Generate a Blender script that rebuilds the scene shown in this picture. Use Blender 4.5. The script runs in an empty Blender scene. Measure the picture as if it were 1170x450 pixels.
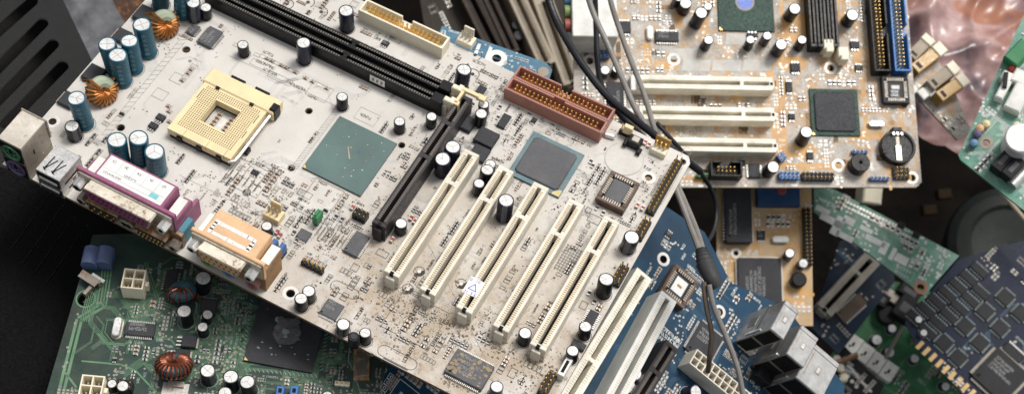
import bpy, math, random
from mathutils import Vector, Matrix
from mathutils.geometry import tessellate_polygon
random.seed(7)
PI = math.pi
S = bpy.context.scene
COL = S.collection

# ------------------------------------------------------------------ camera
# units are millimetres; the world frame is the frame of the big white board
FPX, PW, PH = 1800.0, 1170.0, 450.0
RX = Vector((.8851, .4254, -.1887)).normalized()
RY = Vector((.4583, -.7263, .5123)); RY = (RY - RX*RX.dot(RY)).normalized()
RN = RX.cross(RY)
CT = Vector((-60.46, 44.03, 786.42))
R3 = Matrix((RX, RY, RN)).transposed()          # world -> camera (x right, y down, z forward)
CAM = -(R3.transposed() @ CT)
def c2w(v): return R3.transposed() @ Vector(v)
def ray(px, py): return Vector(((px-PW/2)/FPX, (py-PH/2)/FPX, 1.0))
def at(px, py, depth):                          # a real point of the place at that depth
    return CAM + c2w(ray(px, py)*depth)
cd = bpy.data.cameras.new('camera'); cam = bpy.data.objects.new('camera', cd); COL.objects.link(cam)
cam.matrix_world = Matrix.Translation(CAM) @ Matrix((c2w((1,0,0)), c2w((0,-1,0)), c2w((0,0,-1)))).transposed().to_4x4()
cd.sensor_width = 36; cd.lens = FPX/PW*36; cd.clip_start = 5; cd.clip_end = 20000
cd.dof.use_dof = True; cd.dof.focus_distance = 792; cd.dof.aperture_fstop = cd.lens*1e-3/4.4
S.camera = cam

# ------------------------------------------------------------------ materials
MATS = {}
def lin(h):
    c = [int(h[i:i+2], 16)/255 for i in (0, 2, 4)]
    return [x/12.92 if x < .04045 else ((x+.055)/1.055)**2.4 for x in c]
def mat(name, col, rough=.5, metal=0, dust=.25, var=.25, sc=.25, bump=.15, rust=0, spec=.4, dcol=(.33,.28,.21), trans=0):
    if name in MATS: return MATS[name]
    if max(col) < .06 and metal == 0: spec = min(spec, .22); dust *= .4; dcol = tuple(.4*c for c in dcol)
    elif max(col) < .16 and metal == 0: spec = min(spec, .3); dust *= .65; dcol = tuple(.6*c for c in dcol)
    m = bpy.data.materials.new(name); m.use_nodes = True
    n = m.node_tree.nodes; l = m.node_tree.links
    b = n['Principled BSDF']
    b.inputs['Metallic'].default_value = metal
    b.inputs['Specular IOR Level'].default_value = spec
    geo = n.new('ShaderNodeNewGeometry')
    def noise(scale, det=4, rg=.6):
        t = n.new('ShaderNodeTexNoise'); t.inputs['Scale'].default_value = scale
        t.inputs['Detail'].default_value = det; t.inputs['Roughness'].default_value = rg
        l.new(geo.outputs['Position'], t.inputs['Vector']); return t.outputs['Fac']
    def ramp(src, a, c, lo=0., hi=1.):
        r = n.new('ShaderNodeMapRange'); r.inputs[1].default_value = a; r.inputs[2].default_value = c
        r.inputs[3].default_value = lo; r.inputs[4].default_value = hi; l.new(src, r.inputs[0]); return r.outputs[0]
    def mix(f, a, c):
        x = n.new('ShaderNodeMix'); x.data_type = 'RGBA'
        if isinstance(f, float): x.inputs[0].default_value = f
        else: l.new(f, x.inputs[0])
        for i, s in ((6, a), (7, c)):
            if hasattr(s, 'is_linked'): l.new(s, x.inputs[i])
            else: x.inputs[i].default_value = (*s, 1)
        return x.outputs[2]
    def mul(a, c):
        x = n.new('ShaderNodeMath'); x.operation = 'MULTIPLY'
        for i, s in ((0, a), (1, c)):
            if isinstance(s, float): x.inputs[i].default_value = s
            else: l.new(s, x.inputs[i])
        return x.outputs[0]
    m['api'] = 0; del m['api']
    n1 = noise(sc*.35); n2 = noise(sc*3.2)
    c = mix(ramp(n1, .3, .7), [x*(1-var) for x in col], [min(1, x*(1+var*.6)) for x in col])
    if rust:
        rn = ramp(noise(.28, 6, .7), .62-.35*rust, .74-.3*rust)
        c = mix(rn, c, mix(ramp(n2, .35, .65), (.10,.035,.012), (.32,.14,.04)))
        met = n.new('ShaderNodeMath'); met.operation = 'SUBTRACT'; met.inputs[0].default_value = metal; l.new(rn, met.inputs[1]); met.use_clamp = True
        l.new(met.outputs[0], b.inputs['Metallic'])
    if dust:
        sep = n.new('ShaderNodeSeparateXYZ'); l.new(geo.outputs['Normal'], sep.inputs[0])
        up = ramp(sep.outputs[2], .0, .9, .35, 1.)
        d = mul(mul(ramp(noise(.9, 6, .75), .42, .68), up), float(dust))
        d2 = mul(mul(ramp(noise(.11, 3), .35, .65), up), float(dust*.7))
        c = mix(d2, mix(d, c, dcol), dcol)
    l.new(c, b.inputs['Base Color'])
    l.new(ramp(n2, .3, .7, max(.05, rough-.12), min(1, rough+.15)), b.inputs['Roughness'])
    if bump:
        bp = n.new('ShaderNodeBump'); bp.inputs['Strength'].default_value = bump; bp.inputs['Distance'].default_value = .3
        l.new(noise(2.2, 5, .7), bp.inputs['Height']); l.new(bp.outputs[0], b.inputs['Normal'])
    MATS[name] = m
    return m

def white_pcb():
    m = bpy.data.materials.new('white_solder_mask'); m.use_nodes = True
    n = m.node_tree.nodes; l = m.node_tree.links; b = n['Principled BSDF']
    geo = n.new('ShaderNodeNewGeometry'); sep = n.new('ShaderNodeSeparateXYZ'); l.new(geo.outputs['Position'], sep.inputs[0])
    def noise(scale, det=5, rg=.65):
        t = n.new('ShaderNodeTexNoise'); t.inputs['Scale'].default_value = scale; t.inputs['Detail'].default_value = det
        t.inputs['Roughness'].default_value = rg; l.new(geo.outputs['Position'], t.inputs['Vector']); return t.outputs['Fac']
    def rmp(src, a, c, lo=0., hi=1.):
        r = n.new('ShaderNodeMapRange'); r.interpolation_type = 'SMOOTHSTEP'
        for i, v in zip((1,2,3,4), (a,c,lo,hi)): r.inputs[i].default_value = v
        l.new(src, r.inputs[0]); return r.outputs[0]
    def mth(op, a, c):
        x = n.new('ShaderNodeMath'); x.operation = op; x.use_clamp = True
        for i, s in ((0,a),(1,c)):
            if isinstance(s, (int, float)): x.inputs[i].default_value = s
            else: l.new(s, x.inputs[i])
        return x.outputs[0]
    def mix(f, a, c):
        x = n.new('ShaderNodeMix'); x.data_type = 'RGBA'
        l.new(f, x.inputs[0])
        for i, s in ((6,a),(7,c)):
            if isinstance(s, tuple): x.inputs[i].default_value = (*s, 1)
            else: l.new(s, x.inputs[i])
        return x.outputs[2]
    c = mix(rmp(noise(.02, 3), .3, .7), (.525,.50,.458), (.625,.603,.565))
    c = mix(rmp(noise(1.4), .35, .75, 0, .5), c, (.49,.465,.43))
    # greasy brown film, stronger toward the card slots and the near edge
    gx = rmp(sep.outputs[0], -90., 0., .04, 1.); gy = rmp(sep.outputs[1], 110., -15., .16, 1.)
    g = mth('MULTIPLY', gx, gy)
    film = mth('MULTIPLY', rmp(noise(.045, 4, .6), .25, .65), mth('ADD', mth('MULTIPLY', g, .9), .13))
    c = mix(film, c, (.36,.285,.205))
    spk = mth('MULTIPLY', rmp(noise(.22, 9, .78), .53, .64), mth('ADD', mth('MULTIPLY', g, 1.0), .05))
    c = mix(spk, c, (.20,.140,.088))
    fine = mth('MULTIPLY', rmp(noise(2.3, 4, .7), .62, .70), mth('ADD', mth('MULTIPLY', g, .6), .22))
    c = mix(fine, c, (.25,.20,.15))
    l.new(c, b.inputs['Base Color'])
    l.new(rmp(noise(.6), .3, .7, .38, .62), b.inputs['Roughness'])
    bp = n.new('ShaderNodeBump'); bp.inputs['Strength'].default_value = .2; bp.inputs['Distance'].default_value = .25
    l.new(noise(1.7, 6, .75), bp.inputs['Height']); l.new(bp.outputs[0], b.inputs['Normal'])
    MATS['white_solder_mask'] = m; return m

M = dict(
 white=white_pcb(),
 white_edge=mat('board_edge_brown', (.17,.105,.055), .8, dust=.6),
 green=mat('green_solder_mask', (.023,.053,.043), .38, dust=.5, var=.4, sc=.08),
 green2=mat('bright_green_mask', (.035,.20,.13), .4, dust=.35, var=.35, dcol=(.45,.5,.45)),
 green3=mat('mid_green_mask', (.025,.14,.055), .45, dust=.15, var=.4),
 green_edge=mat('green_edge', (.10,.14,.09), .7),
 blue=mat('blue_solder_mask', (.002,.036,.078), .4, dust=.03, var=.4, sc=.1),
 blue2=mat('sky_blue_mask', (.02,.14,.24), .4, dust=.2),
 navy=mat('navy_solder_mask', (.0018,.0075,.027), .45, dust=.03, var=.4),
 tan=mat('tan_solder_mask', (.27,.20,.125), .5, dust=.9, var=.55, sc=.2, dcol=(.55,.52,.48)),
 tan2=mat('orange_tan_mask', (.54,.33,.12), .5, dust=.5, var=.35, sc=.12, dcol=(.48,.42,.34)),
 gold_o=mat('worn_gold_finger', (.50,.33,.13), .45, .4, dust=.25),
 tan_edge=mat('tan_edge', (.55,.34,.13), .6, dust=.1),
 darkbrown=mat('dark_brown_mask', (.11,.07,.035), .5, dust=.25, var=.4),
 white_t=mat('tan_cream', (.86,.81,.68), .45, dust=.08),
 orange=mat('copper_pour', (.58,.30,.07), .5, dust=.32, var=.3, dcol=(.45,.38,.3)),
 silk_k=mat('black_silkscreen', (.055,.05,.045), .7, dust=.25, bump=0),
 silk_g=mat('grey_silkscreen', (.24,.225,.20), .7, dust=.3, bump=0),
 silk_w=mat('white_silkscreen', (.62,.64,.62), .6, dust=.15, bump=0),
 silk_dim=mat('dim_silkscreen', (.26,.31,.30), .6, dust=.15, bump=0),
 trace_w=mat('pale_trace', (.53,.515,.49), .5, dust=.2, bump=0),
 trace_g=mat('green_trace', (.085,.21,.11), .35, dust=.15, bump=0),
 trace_b=mat('blue_trace', (.015,.085,.16), .35, dust=.1, bump=0),
 tin=mat('tinned_pad', (.55,.53,.50), .38, .8, dust=.2),
 tin_d=mat('dull_tin', (.42,.38,.33), .5, .5, dust=.4),
 pad_k=mat('greyed_solder', (.40,.365,.31), .5, .2, dust=.3, bump=0),
 pad_w=mat('pale_solder', (.66,.64,.60), .45, .3, dust=.25),
 gold=mat('gold_plating', (.86,.58,.20), .35, .8, dust=.1),
 gold_d=mat('dull_gold', (.30,.19,.06), .5, .4, dust=.1),
 steel=mat('bright_steel', (.74,.73,.71), .33, .85, dust=.12, bump=.08),
 port_steel=mat('port_shell_steel', (.43,.425,.415), .42, .8, dust=.08, var=.25, sc=.5, bump=.12),
 steel_d=mat('worn_steel', (.34,.31,.27), .42, .8, dust=.45, rust=.25),
 rusty=mat('rusty_plating', (.72,.66,.55), .42, .6, dust=.2, rust=.22),
 rusty2=mat('very_rusty_plating', (.46,.37,.26), .5, .6, dust=.3, rust=.7),
 alu=mat('capacitor_aluminium', (.78,.78,.77), .42, .3, dust=.38, var=.12, sc=1.5),
 vent=mat('vent_score', (.36,.35,.34), .6, .3, dust=0, bump=0),
 teal=mat('teal_sleeve', (.010,.095,.145), .3, dust=.05, var=.2),
 teal_txt=mat('sleeve_print', (.13,.26,.30), .4, dust=0, bump=0),
 blk=mat('black_plastic', (.008,.008,.009), .4, dust=.10),
 sleeve=mat('black_sleeve', (.009,.009,.011), .3, dust=.06),
 navy_sl=mat('navy_sleeve', (.010,.012,.030), .3, dust=.06),
 stripe=mat('sleeve_stripe', (.11,.115,.13), .4, dust=.1, bump=0),
 dimm=mat('dimm_plastic', (.006,.006,.007), .36, dust=.10),
 dimm_pocket=mat('dimm_contact', (.11,.10,.09), .5, .2, dust=.2, bump=0),
 agp=mat('agp_plastic', (.035,.030,.032), .38, dust=.2),
 agp_pocket=mat('agp_contact', (.14,.12,.10), .5, .2, dust=.2, bump=0),
 mould=mat('chip_mould', (.032,.034,.040), .55, dust=.22, bump=.25),
 mould_g=mat('grey_chip_mould', (.075,.078,.088), .5, dust=.25, bump=.2),
 mark=mat('chip_marking', (.22,.22,.22), .6, dust=.1, bump=0),
 soft_contact=mat('pale_contact', (.60,.54,.43), .5, .1, dust=.1, bump=0),
 dark=mat('dark_gap', (.008,.007,.006), .8, dust=.05, bump=0),
 cream=mat('cream_plastic', (.80,.73,.56), .45, dust=.12, var=.1),
 ivory=mat('ivory_slot_plastic', (.73,.68,.57), .45, dust=.28, var=.12),
 ivory_g=mat('greyish_white_plastic', (.70,.70,.66), .45, dust=.12, var=.12),
 socket=mat('socket_plastic', (.76,.62,.36), .45, dust=.12, var=.08),
 socket_hole=mat('socket_hole', (.13,.085,.035), .7, dust=0, bump=0),
 brownp=mat('brown_connector_plastic', (.37,.165,.125), .45, dust=.10, var=.12),
 plccb=mat('plcc_brown', (.10,.062,.042), .5, dust=.35),
 sub_teal=mat('teal_substrate', (.084,.142,.134), .45, dust=.18, var=.25, sc=.1),
 sub_blue=mat('bluegreen_substrate', (.055,.15,.185), .45, dust=.3, var=.15),
 sub_green=mat('green_substrate', (.005,.040,.026), .45, dust=.03),
 purple=mat('magenta_plastic', (.26,.055,.15), .45, dust=.28, var=.15),
 mould_d=mat('dark_chip_mould', (.012,.013,.016), .5, dust=.06),
 ptal=mat('orange_plastic', (.72,.44,.23), .5, dust=.3, var=.18),
 brown_side=mat('browned_orange_plastic', (.34,.18,.07), .6, dust=.4, rust=.25),
 tealp=mat('teal_plastic', (.02,.22,.30), .45, dust=.2),
 paper=mat('label_paper', (.76,.75,.73), .7, dust=.2, var=.08),
 paper_line=mat('label_print', (.30,.29,.33), .7, dust=0, bump=0),
 ink_blue=mat('blue_ink', (.06,.07,.42), .6, dust=0, bump=0),
 ink_teal=mat('teal_ink', (.18,.55,.58), .6, dust=0, bump=0),
 copper=mat('enamelled_copper', (.50,.19,.045), .3, .75, dust=.1, var=.3),
 copper_r=mat('red_copper', (.22,.06,.03), .3, .7, dust=.1, var=.3),
 core=mat('pale_green_core', (.36,.42,.30), .55, dust=.2),
 core_b=mat('teal_core', (.02,.09,.12), .45, dust=.2),
 jgreen=mat('jack_green', (.05,.20,.10), .45, dust=.25),
 jpurple=mat('jack_purple', (.12,.09,.20), .45, dust=.25),
 jblue=mat('jack_blue', (.10,.24,.42), .45, dust=.2),
 jpink=mat('jack_pink', (.34,.15,.15), .45, dust=.25),
 jlime=mat('jack_lime', (.18,.28,.09), .45, dust=.25),
 green_j=mat('green_jumper', (.015,.20,.07), .4, dust=.1),
 blue_h=mat('blue_header', (.01,.15,.46), .4, dust=.12),
 blue_j=mat('blue_jumper', (.02,.10,.30), .4, dust=.12),
 red=mat('red_glass', (.34,.03,.02), .3, dust=.1),
 mlcc=mat('ceramic_body', (.30,.17,.10), .5, dust=.25, bump=0),
 resb=mat('resistor_body', (.03,.03,.035), .5, dust=.25, bump=0),
 case=mat('powder_coated_black', (.0048,.0048,.0052), .5, dust=.06, bump=.9, sc=1.2),
 case_shade=mat('shaded_case_black', (.0016,.0016,.0018), .7, dust=0, spec=.1),  # deeper case black, shade of the lower panel put into the colour
 cable_k=mat('black_cable_jacket', (.016,.017,.022), .38, dust=.15),
 cable_g=mat('grey_cable_jacket', (.20,.19,.18), .45, dust=.25),
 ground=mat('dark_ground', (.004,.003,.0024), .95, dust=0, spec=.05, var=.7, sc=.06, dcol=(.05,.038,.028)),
 brown_d=mat('dark_brown_plastic', (.045,.030,.022), .6, dust=.45, dcol=(.16,.12,.09)),
 beige=mat('dusty_beige_plastic', (.36,.30,.22), .6, dust=.5, dcol=(.3,.25,.19)),
 crumb=mat('dust_crumb', (.21,.155,.10), .95, dust=.5, bump=.5),
 stickb=mat('blue_sticker', (.12,.20,.62), .5, dust=.2),
 tip=mat('off_white_plastic', (.78,.77,.72), .45, dust=.15),
 darkgreen=mat('dark_grey_green_plastic', (.006,.010,.009), .5, dust=.12),
 greysheet=mat('grey_plastic_film', (.12,.12,.13), .6, dust=.1, var=.5, spec=.2, dcol=(.2,.18,.16)),
 browns=mat('dark_rust_sheet', (.055,.028,.018), .7, dust=.3, rust=.4, dcol=(.16,.10,.07)),
)

# ------------------------------------------------------------------ mesh builder
class MB:
    def __init__(s): s.v=[]; s.f=[]; s.mi=[]; s.mats=[]; s.xf=None
    def _m(s, m):
        if m not in s.mats: s.mats.append(m)
        return s.mats.index(m)
    def add(s, vs, fs, m):
        o=len(s.v); k=s._m(m)
        for p in vs:
            p=Vector(p)
            s.v.append(tuple(s.xf@p) if s.xf else tuple(p))
        for f in fs: s.f.append([i+o for i in f]); s.mi.append(k)
        return s
    def prism(s, poly, z0, z1, m, c=0, mtop=None, bottom=True):
        n=len(poly); P=[Vector((p[0],p[1])) for p in poly]
        ar=sum(P[i].x*P[(i+1)%n].y-P[(i+1)%n].x*P[i].y for i in range(n))
        if ar<0: P=P[::-1]
        vs=[(p.x,p.y,z0) for p in P]
        if c:
            ins=[]
            for i in range(n):
                a=(P[i]-P[i-1]).normalized(); b=(P[(i+1)%n]-P[i]).normalized()
                na=Vector((-a.y,a.x)); nb=Vector((-b.y,b.x)); d=na+nb
                ins.append(P[i]+d*(c/max(.3,1+na.dot(nb))))
            vs+=[(p.x,p.y,z1-c) for p in P]+[(p.x,p.y,z1) for p in ins]; L=3
        else: vs+=[(p.x,p.y,z1) for p in P]; L=2
        fs=[]
        for k in range(L-1):
            for i in range(n):
                j=(i+1)%n; fs.append([k*n+i,k*n+j,(k+1)*n+j,(k+1)*n+i])
        if bottom: fs.append(list(range(n))[::-1])
        if mtop is None: fs.append([(L-1)*n+i for i in range(n)]); s.add(vs,fs,m)
        else:
            s.add(vs,fs,m); s.add(vs[(L-1)*n:],[list(range(n))],mtop)
        return s
    def box(s, x0,x1,y0,y1,z0,z1,m,c=0,mtop=None,r=0):
        if r: poly=[(x0+r,y0),(x1-r,y0),(x1,y0+r),(x1,y1-r),(x1-r,y1),(x0+r,y1),(x0,y1-r),(x0,y0+r)]
        else: poly=[(x0,y0),(x1,y0),(x1,y1),(x0,y1)]
        return s.prism(poly,z0,z1,m,c,mtop)
    def rect(s,x0,x1,y0,y1,z,m): return s.add([(x0,y0,z),(x1,y0,z),(x1,y1,z),(x0,y1,z)],[[0,1,2,3]],m)
    def line(s,a,b,w,z,m):
        a=Vector(a[:2]);b=Vector(b[:2]);d=b-a
        if d.length<1e-6: return s
        n=Vector((-d.y,d.x)).normalized()*w/2; e=d.normalized()*w*.45; a=a-e;b=b+e
        return s.add([(*(a-n),z),(*(b-n),z),(*(b+n),z),(*(a+n),z)],[[0,1,2,3]],m)
    def outline(s,pts,w,z,m,close=True):
        n=len(pts)
        for i in range(n if close else n-1): s.line(pts[i],pts[(i+1)%n],w,z,m)
        return s
    def orect(s,x0,x1,y0,y1,w,z,m): return s.outline([(x0,y0),(x1,y0),(x1,y1),(x0,y1)],w,z,m)
    def disc(s,x,y,r,z,m,n=12):
        return s.add([(x+r*math.cos(2*PI*i/n),y+r*math.sin(2*PI*i/n),z) for i in range(n)],[list(range(n))],m)
    def ring(s,x,y,r0,r1,z,m,n=20,a0=0,a1=2*PI):
        vs=[];fs=[]
        for i in range(n+1):
            a=a0+(a1-a0)*i/n
            vs+=[(x+r0*math.cos(a),y+r0*math.sin(a),z),(x+r1*math.cos(a),y+r1*math.sin(a),z)]
            if i<n: fs.append([2*i,2*i+1,2*i+3,2*i+2])
        return s.add(vs,fs,m)
    def lathe(s,prof,n,m,cx=0,cy=0,cap0=True,cap1=True,ms=None,mcap=None,ph=0):
        vs=[];k=len(prof)
        for i in range(n):
            a=2*PI*i/n+ph
            for r,z in prof: vs.append((cx+r*math.cos(a),cy+r*math.sin(a),z))
        for i in range(n):
            j=(i+1)%n
            mm=ms(i/n) if ms else m
            for q in range(k-1):
                s.add([vs[i*k+q],vs[j*k+q],vs[j*k+q+1],vs[i*k+q+1]],[[0,1,2,3]],mm)
        if cap0: s.add([vs[i*k] for i in range(n)][::-1],[list(range(n))],m)
        if cap1: s.add([vs[i*k+k-1] for i in range(n)],[list(range(n))],mcap or m)
        return s
    def tube(s,path,r,m,n=8,closed=False):
        P=[Vector(p) for p in path];k=len(P);vs=[];fs=[]
        up=None
        for i in range(k):
            t=((P[(i+1)%k] if (closed or i<k-1) else P[i])-(P[i-1] if (closed or i>0) else P[i])).normalized()
            if up is None: up=t.orthogonal().normalized()
            up=(up-t*t.dot(up)).normalized(); b=t.cross(up)
            rr=r[i] if isinstance(r,(list,tuple)) else r
            for q in range(n):
                a=2*PI*q/n; vs.append(P[i]+up*rr*math.cos(a)+b*rr*math.sin(a))
        for i in range(k if closed else k-1):
            j=(i+1)%k
            for q in range(n): fs.append([i*n+q,i*n+(q+1)%n,j*n+(q+1)%n,j*n+q])
        if not closed: fs+= [list(range(n))[::-1],[(k-1)*n+q for q in range(n)]]
        return s.add(vs,fs,m)
    def glyphs(s,x,y,n,h,z,m,rot=0,seed=None):
        rg=random.Random(seed if seed is not None else random.random())
        ca,sa=math.cos(rot),math.sin(rot); w=h*.6; t=h*.2
        def L(a,b): s.line((x+ca*a[0]-sa*a[1],y+sa*a[0]+ca*a[1]),(x+ca*b[0]-sa*b[1],y+sa*b[0]+ca*b[1]),t,z,m)
        for i in range(n):
            o=i*w*1.35
            segs=[((o,0),(o,h)),((o+w,0),(o+w,h)),((o,0),(o+w,0)),((o,h),(o+w,h)),((o,h/2),(o+w,h/2)),((o,h),(o+w,0))]
            for q in rg.sample(range(6),3): L(*segs[q])
        return s
    def text(s,txt,x,y,size,z,m,rot=0):
        c=bpy.data.curves.new('lettering','FONT'); c.body=txt; c.size=size
        o=bpy.data.objects.new('lettering',c); COL.objects.link(o)
        bpy.context.view_layer.update()
        me=bpy.data.meshes.new_from_object(o)
        ca,sa=math.cos(rot),math.sin(rot)
        s.add([(x+ca*v.co.x-sa*v.co.y,y+sa*v.co.x+ca*v.co.y,z) for v in me.vertices],[list(p.vertices) for p in me.polygons],m)
        bpy.data.objects.remove(o); bpy.data.meshes.remove(me); bpy.data.curves.remove(c); return s
    def mesh(s,name,smooth=True):
        me=bpy.data.meshes.new(name); me.from_pydata(s.v,[],s.f)
        for m in s.mats: me.materials.append(m)
        me.polygons.foreach_set('material_index',s.mi)
        if smooth:
            me.shade_smooth(); me.set_sharp_from_angle(angle=math.radians(32))
        me.update(); return me

def obj(name, me, parent=None, loc=(0,0,0), rz=0, smooth=True):
    if isinstance(me, MB): me=me.mesh(name, smooth)
    o=bpy.data.objects.new(name, me); COL.objects.link(o)
    o.location=loc; o.rotation_euler=(0,0,rz)
    if parent: o.parent=parent
    return o
def tag(o,label,cat,group=None):
    o['label']=label; o['category']=cat
    if group: o['group']=group
    return o
def stuff(o): o['kind']='stuff'; return o

# ------------------------------------------------------------------ boards
class Board:
    def __init__(s,name,label,cat,O,X,Y,N,seed=1):
        s.O=O;s.X=X;s.Y=Y;s.N=N; s.rg=random.Random(seed)
        s.mw=Matrix((X,Y,N)).transposed().to_4x4(); s.mw.translation=O
        s.root=bpy.data.objects.new(name,None); COL.objects.link(s.root); s.root.matrix_world=s.mw
        s.root.empty_display_size=10
        tag(s.root,label,cat)
        s.occ=[]; s.silk=MB(); s.pads=MB(); s.tr=MB(); s.smd=[]; s.sm=M['silk_w']; s.holes=[]
    def loc(s,px,py,h=0):
        d=c2w(ray(px,py)); k=(s.O+s.N*h-CAM).dot(s.N)/d.dot(s.N)
        p=CAM+d*k-s.O
        return (p.dot(s.X),p.dot(s.Y))
    def depth(s,x,y): return (R3@(s.O+s.X*x+s.Y*y)+CT).z
    def reg(s,x,y,w,l,pad=.8): s.occ.append((x-w/2-pad,x+w/2+pad,y-l/2-pad,y+l/2+pad))
    def free(s,x0,x1,y0,y1): return not any(x0<b and x1>a and y0<d and y1>c for a,b,c,d in s.occ)
    def panel(s,poly,mtop,medge,th=1.9,holes=()):
        loops=[[Vector((p[0],p[1],0)) for p in poly]]
        for (x,y,r) in holes: loops.append([Vector((x+r*math.cos(-2*PI*i/20),y+r*math.sin(-2*PI*i/20),0)) for i in range(20)])
        tri=tessellate_polygon(loops); flat=[p for L in loops for p in L]; n=len(flat)
        b=MB(); b.add([(p.x,p.y,0) for p in flat],[list(t) for t in tri],mtop)
        b.add([(p.x,p.y,-th) for p in flat],[list(t)[::-1] for t in tri],mtop)
        for L in loops:
            k=len(L)
            b.add([(p.x,p.y,0) for p in L]+[(p.x,p.y,-th) for p in L],[[i,(i+1)%k,k+(i+1)%k,k+i] for i in range(k)],medge)
        s.pan=b
    def finish(s):
        for q in (s.tr,s.pads,s.silk):
            o=len(s.pan.v); s.pan.v+=q.v
            for f,k in zip(q.f,q.mi): s.pan.f.append([i+o for i in f]); s.pan.mi.append(s.pan._m(q.mats[k]))
        obj('circuit_board',s.pan,s.root,smooth=False)
        kinds={}
        for e in s.smd: kinds.setdefault(e[0],[]).append(e)
        for kind,L in kinds.items():
            L.sort(key=lambda e:(not e[6],s.depth(e[1],e[2])-e[4]*30))
            for e in L[:90]: obj(kind,smd_mesh(kind,e[4],e[5]),s.root,(e[1],e[2],.15),e[3])
            if len(L)>90:
                b=MB()
                for e in L[90:]:
                    b.xf=Matrix.Translation((e[1],e[2],.15))@Matrix.Rotation(e[3],4,'Z'); smd_geo(b,kind,e[4],e[5])
                stuff(obj(kind+'s',b,s.root))
def board_px(name,label,cat,px,py,depth,n,xdir=None,ydir=None,seed=1):
    N=c2w(Vector(n).normalized()); O=at(px,py,depth)
    dx=xdir or ydir
    d=c2w(ray(px+dx[0]*20,py+dx[1]*20)); k=(O-CAM).dot(N)/d.dot(N); A=(CAM+d*k-O).normalized()
    if xdir: X=A; Y=N.cross(X)
    else: Y=A; X=Y.cross(N)
    return Board(name,label,cat,O,X,Y,N,seed)
CACHE={}
def cached(key,fn):
    if key not in CACHE: CACHE[key]=fn()
    return CACHE[key]

# ---- small parts
def smd_geo(b,kind,L,W):
    h={'chip_resistor':.6,'chip_capacitor':.9,'glass_diode':1.2}.get(kind,.7)*(L/2.)
    body={'chip_resistor':M['resb'],'chip_capacitor':M['mlcc'],'glass_diode':M['red']}[kind]
    e=L*.22
    b.box(-L/2+e,L/2-e,-W/2,W/2,0,h*.97,body)
    b.box(-L/2,-L/2+e,-W/2-.02,W/2+.02,0,h,M['tin']); b.box(L/2-e,L/2,-W/2-.02,W/2+.02,0,h,M['tin'])
def smd_mesh(kind,L,W):
    def f():
        b=MB(); smd_geo(b,kind,L,W); return b.mesh(kind)
    return cached((kind,round(L,1),round(W,1)),f)
def capacitor(B,px,py,d,h,style='black',rot=None,base=False):
    x,y=B.loc(px,py,0 if base else h); r=d/2
    sl={'black':M['sleeve'],'navy':M['navy_sl'],'teal':M['teal'],'dkgreen':M['core_b']}[style]
    def fs():
        b=MB(); st=M['stripe'] if style in('black','navy') else sl
        prof=[(r*.95,0),(r,h*.04),(r,h*.10),(r*.94,h*.13),(r,h*.17),(r,h*.965),(r*.97,h*.99),(r*.86,h),(r*.84,h*.985)]
        b.lathe(prof,28,sl,ms=lambda t: st if .06<t<.17 else sl,cap1=False)
        if style=='teal':
            for c0,a0 in enumerate((-1.95,-1.05)):
                for i in range(5):
                    z=h*(.18+.15*i)
                    for k in range(3):
                        for q in range(2):
                            if random.random()<.8:
                                a=a0+k*.13; da=.05 if q else .1; zz=z+q*h*.05; R=r*1.004
                                b.add([(R*math.cos(a-da),R*math.sin(a-da),zz),(R*math.cos(a+da),R*math.sin(a+da),zz),(R*math.cos(a+da),R*math.sin(a+da),zz+h*.032),(R*math.cos(a-da),R*math.sin(a-da),zz+h*.032)],[[0,1,2,3]],M['teal_txt'])
        return b.mesh('capacitor')
    vv=B.rg.randrange(3); sc_=B.rg.uniform(.965,1.03)
    def ft():
        b=MB(); z=h*.985
        b.lathe([(r*.845,z-.02),(r*.80,z+.12),(r*.2,z+.16)],24,M['alu'],cap0=False)
        L=[((0,0),(r*.72*math.cos(a),r*.72*math.sin(a))) for a in ((.3,2.4,4.4),(.5,.5+PI/2,.5+PI,.5+1.5*PI),(0,PI,.9,PI*2-.9))[vv]]
        for a,c in L: b.line(a,c,d*.028,z+.2,M['vent'])
        return b.mesh('vent_top')
    o=obj('capacitor',cached(('cap',d,h,style),fs),B.root,(x,y,0),B.rg.uniform(0,6.28) if (rot is None and style!='teal') else (rot or 0))
    o2=obj('vent_top',cached(('capt',d,h,vv),ft),o,(0,0,0),B.rg.uniform(0,6))
    o.rotation_euler.x=B.rg.gauss(0,.04); o.rotation_euler.y=B.rg.gauss(0,.04); o.scale=(sc_,sc_,B.rg.uniform(.95,1.03))
    B.reg(x,y,d,d); B.silk.ring(x,y,r+.3,r+.55,.12,B.sm,24)
    return o
def toroid(B,px,py,D,t,core,wire,tilt,rz,turns=16,h=None,wt=.15,gap=.7,off=0):
    x,y=B.loc(px,py,h or D*.45); Rm=D/2-t/2
    b=MB(); b.tube([(Rm*math.cos(a),Rm*math.sin(a),0) for a in [2*PI*i/28 for i in range(28)]],t/2,core,10,True)
    o=obj('toroid_coil',b,B.root,(x,y,D*.42)); o.rotation_euler=tilt if isinstance(tilt,tuple) else (tilt,0,rz)
    w=MB(); wr=t*wt; path=[];  n=turns*10
    for i in range(n+1):
        a=off+gap/2+(2*PI-gap)*i/n; p=2*PI*turns*i/n; R=Rm+(t/2+wr)*math.cos(p)
        path.append((R*math.cos(a),R*math.sin(a),(t/2+wr)*math.sin(p)))
    w.tube(path,wr,wire,5); w.tube([path[0],(path[0][0]+1,path[0][1]-2,-D*.4)],wr,wire,5); w.tube([path[-1],(path[-1][0]+2,path[-1][1]-1,-D*.42)],wr,wire,5)
    obj('copper_winding',w,o); B.reg(x,y,D*.7,D*.7); return o
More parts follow.
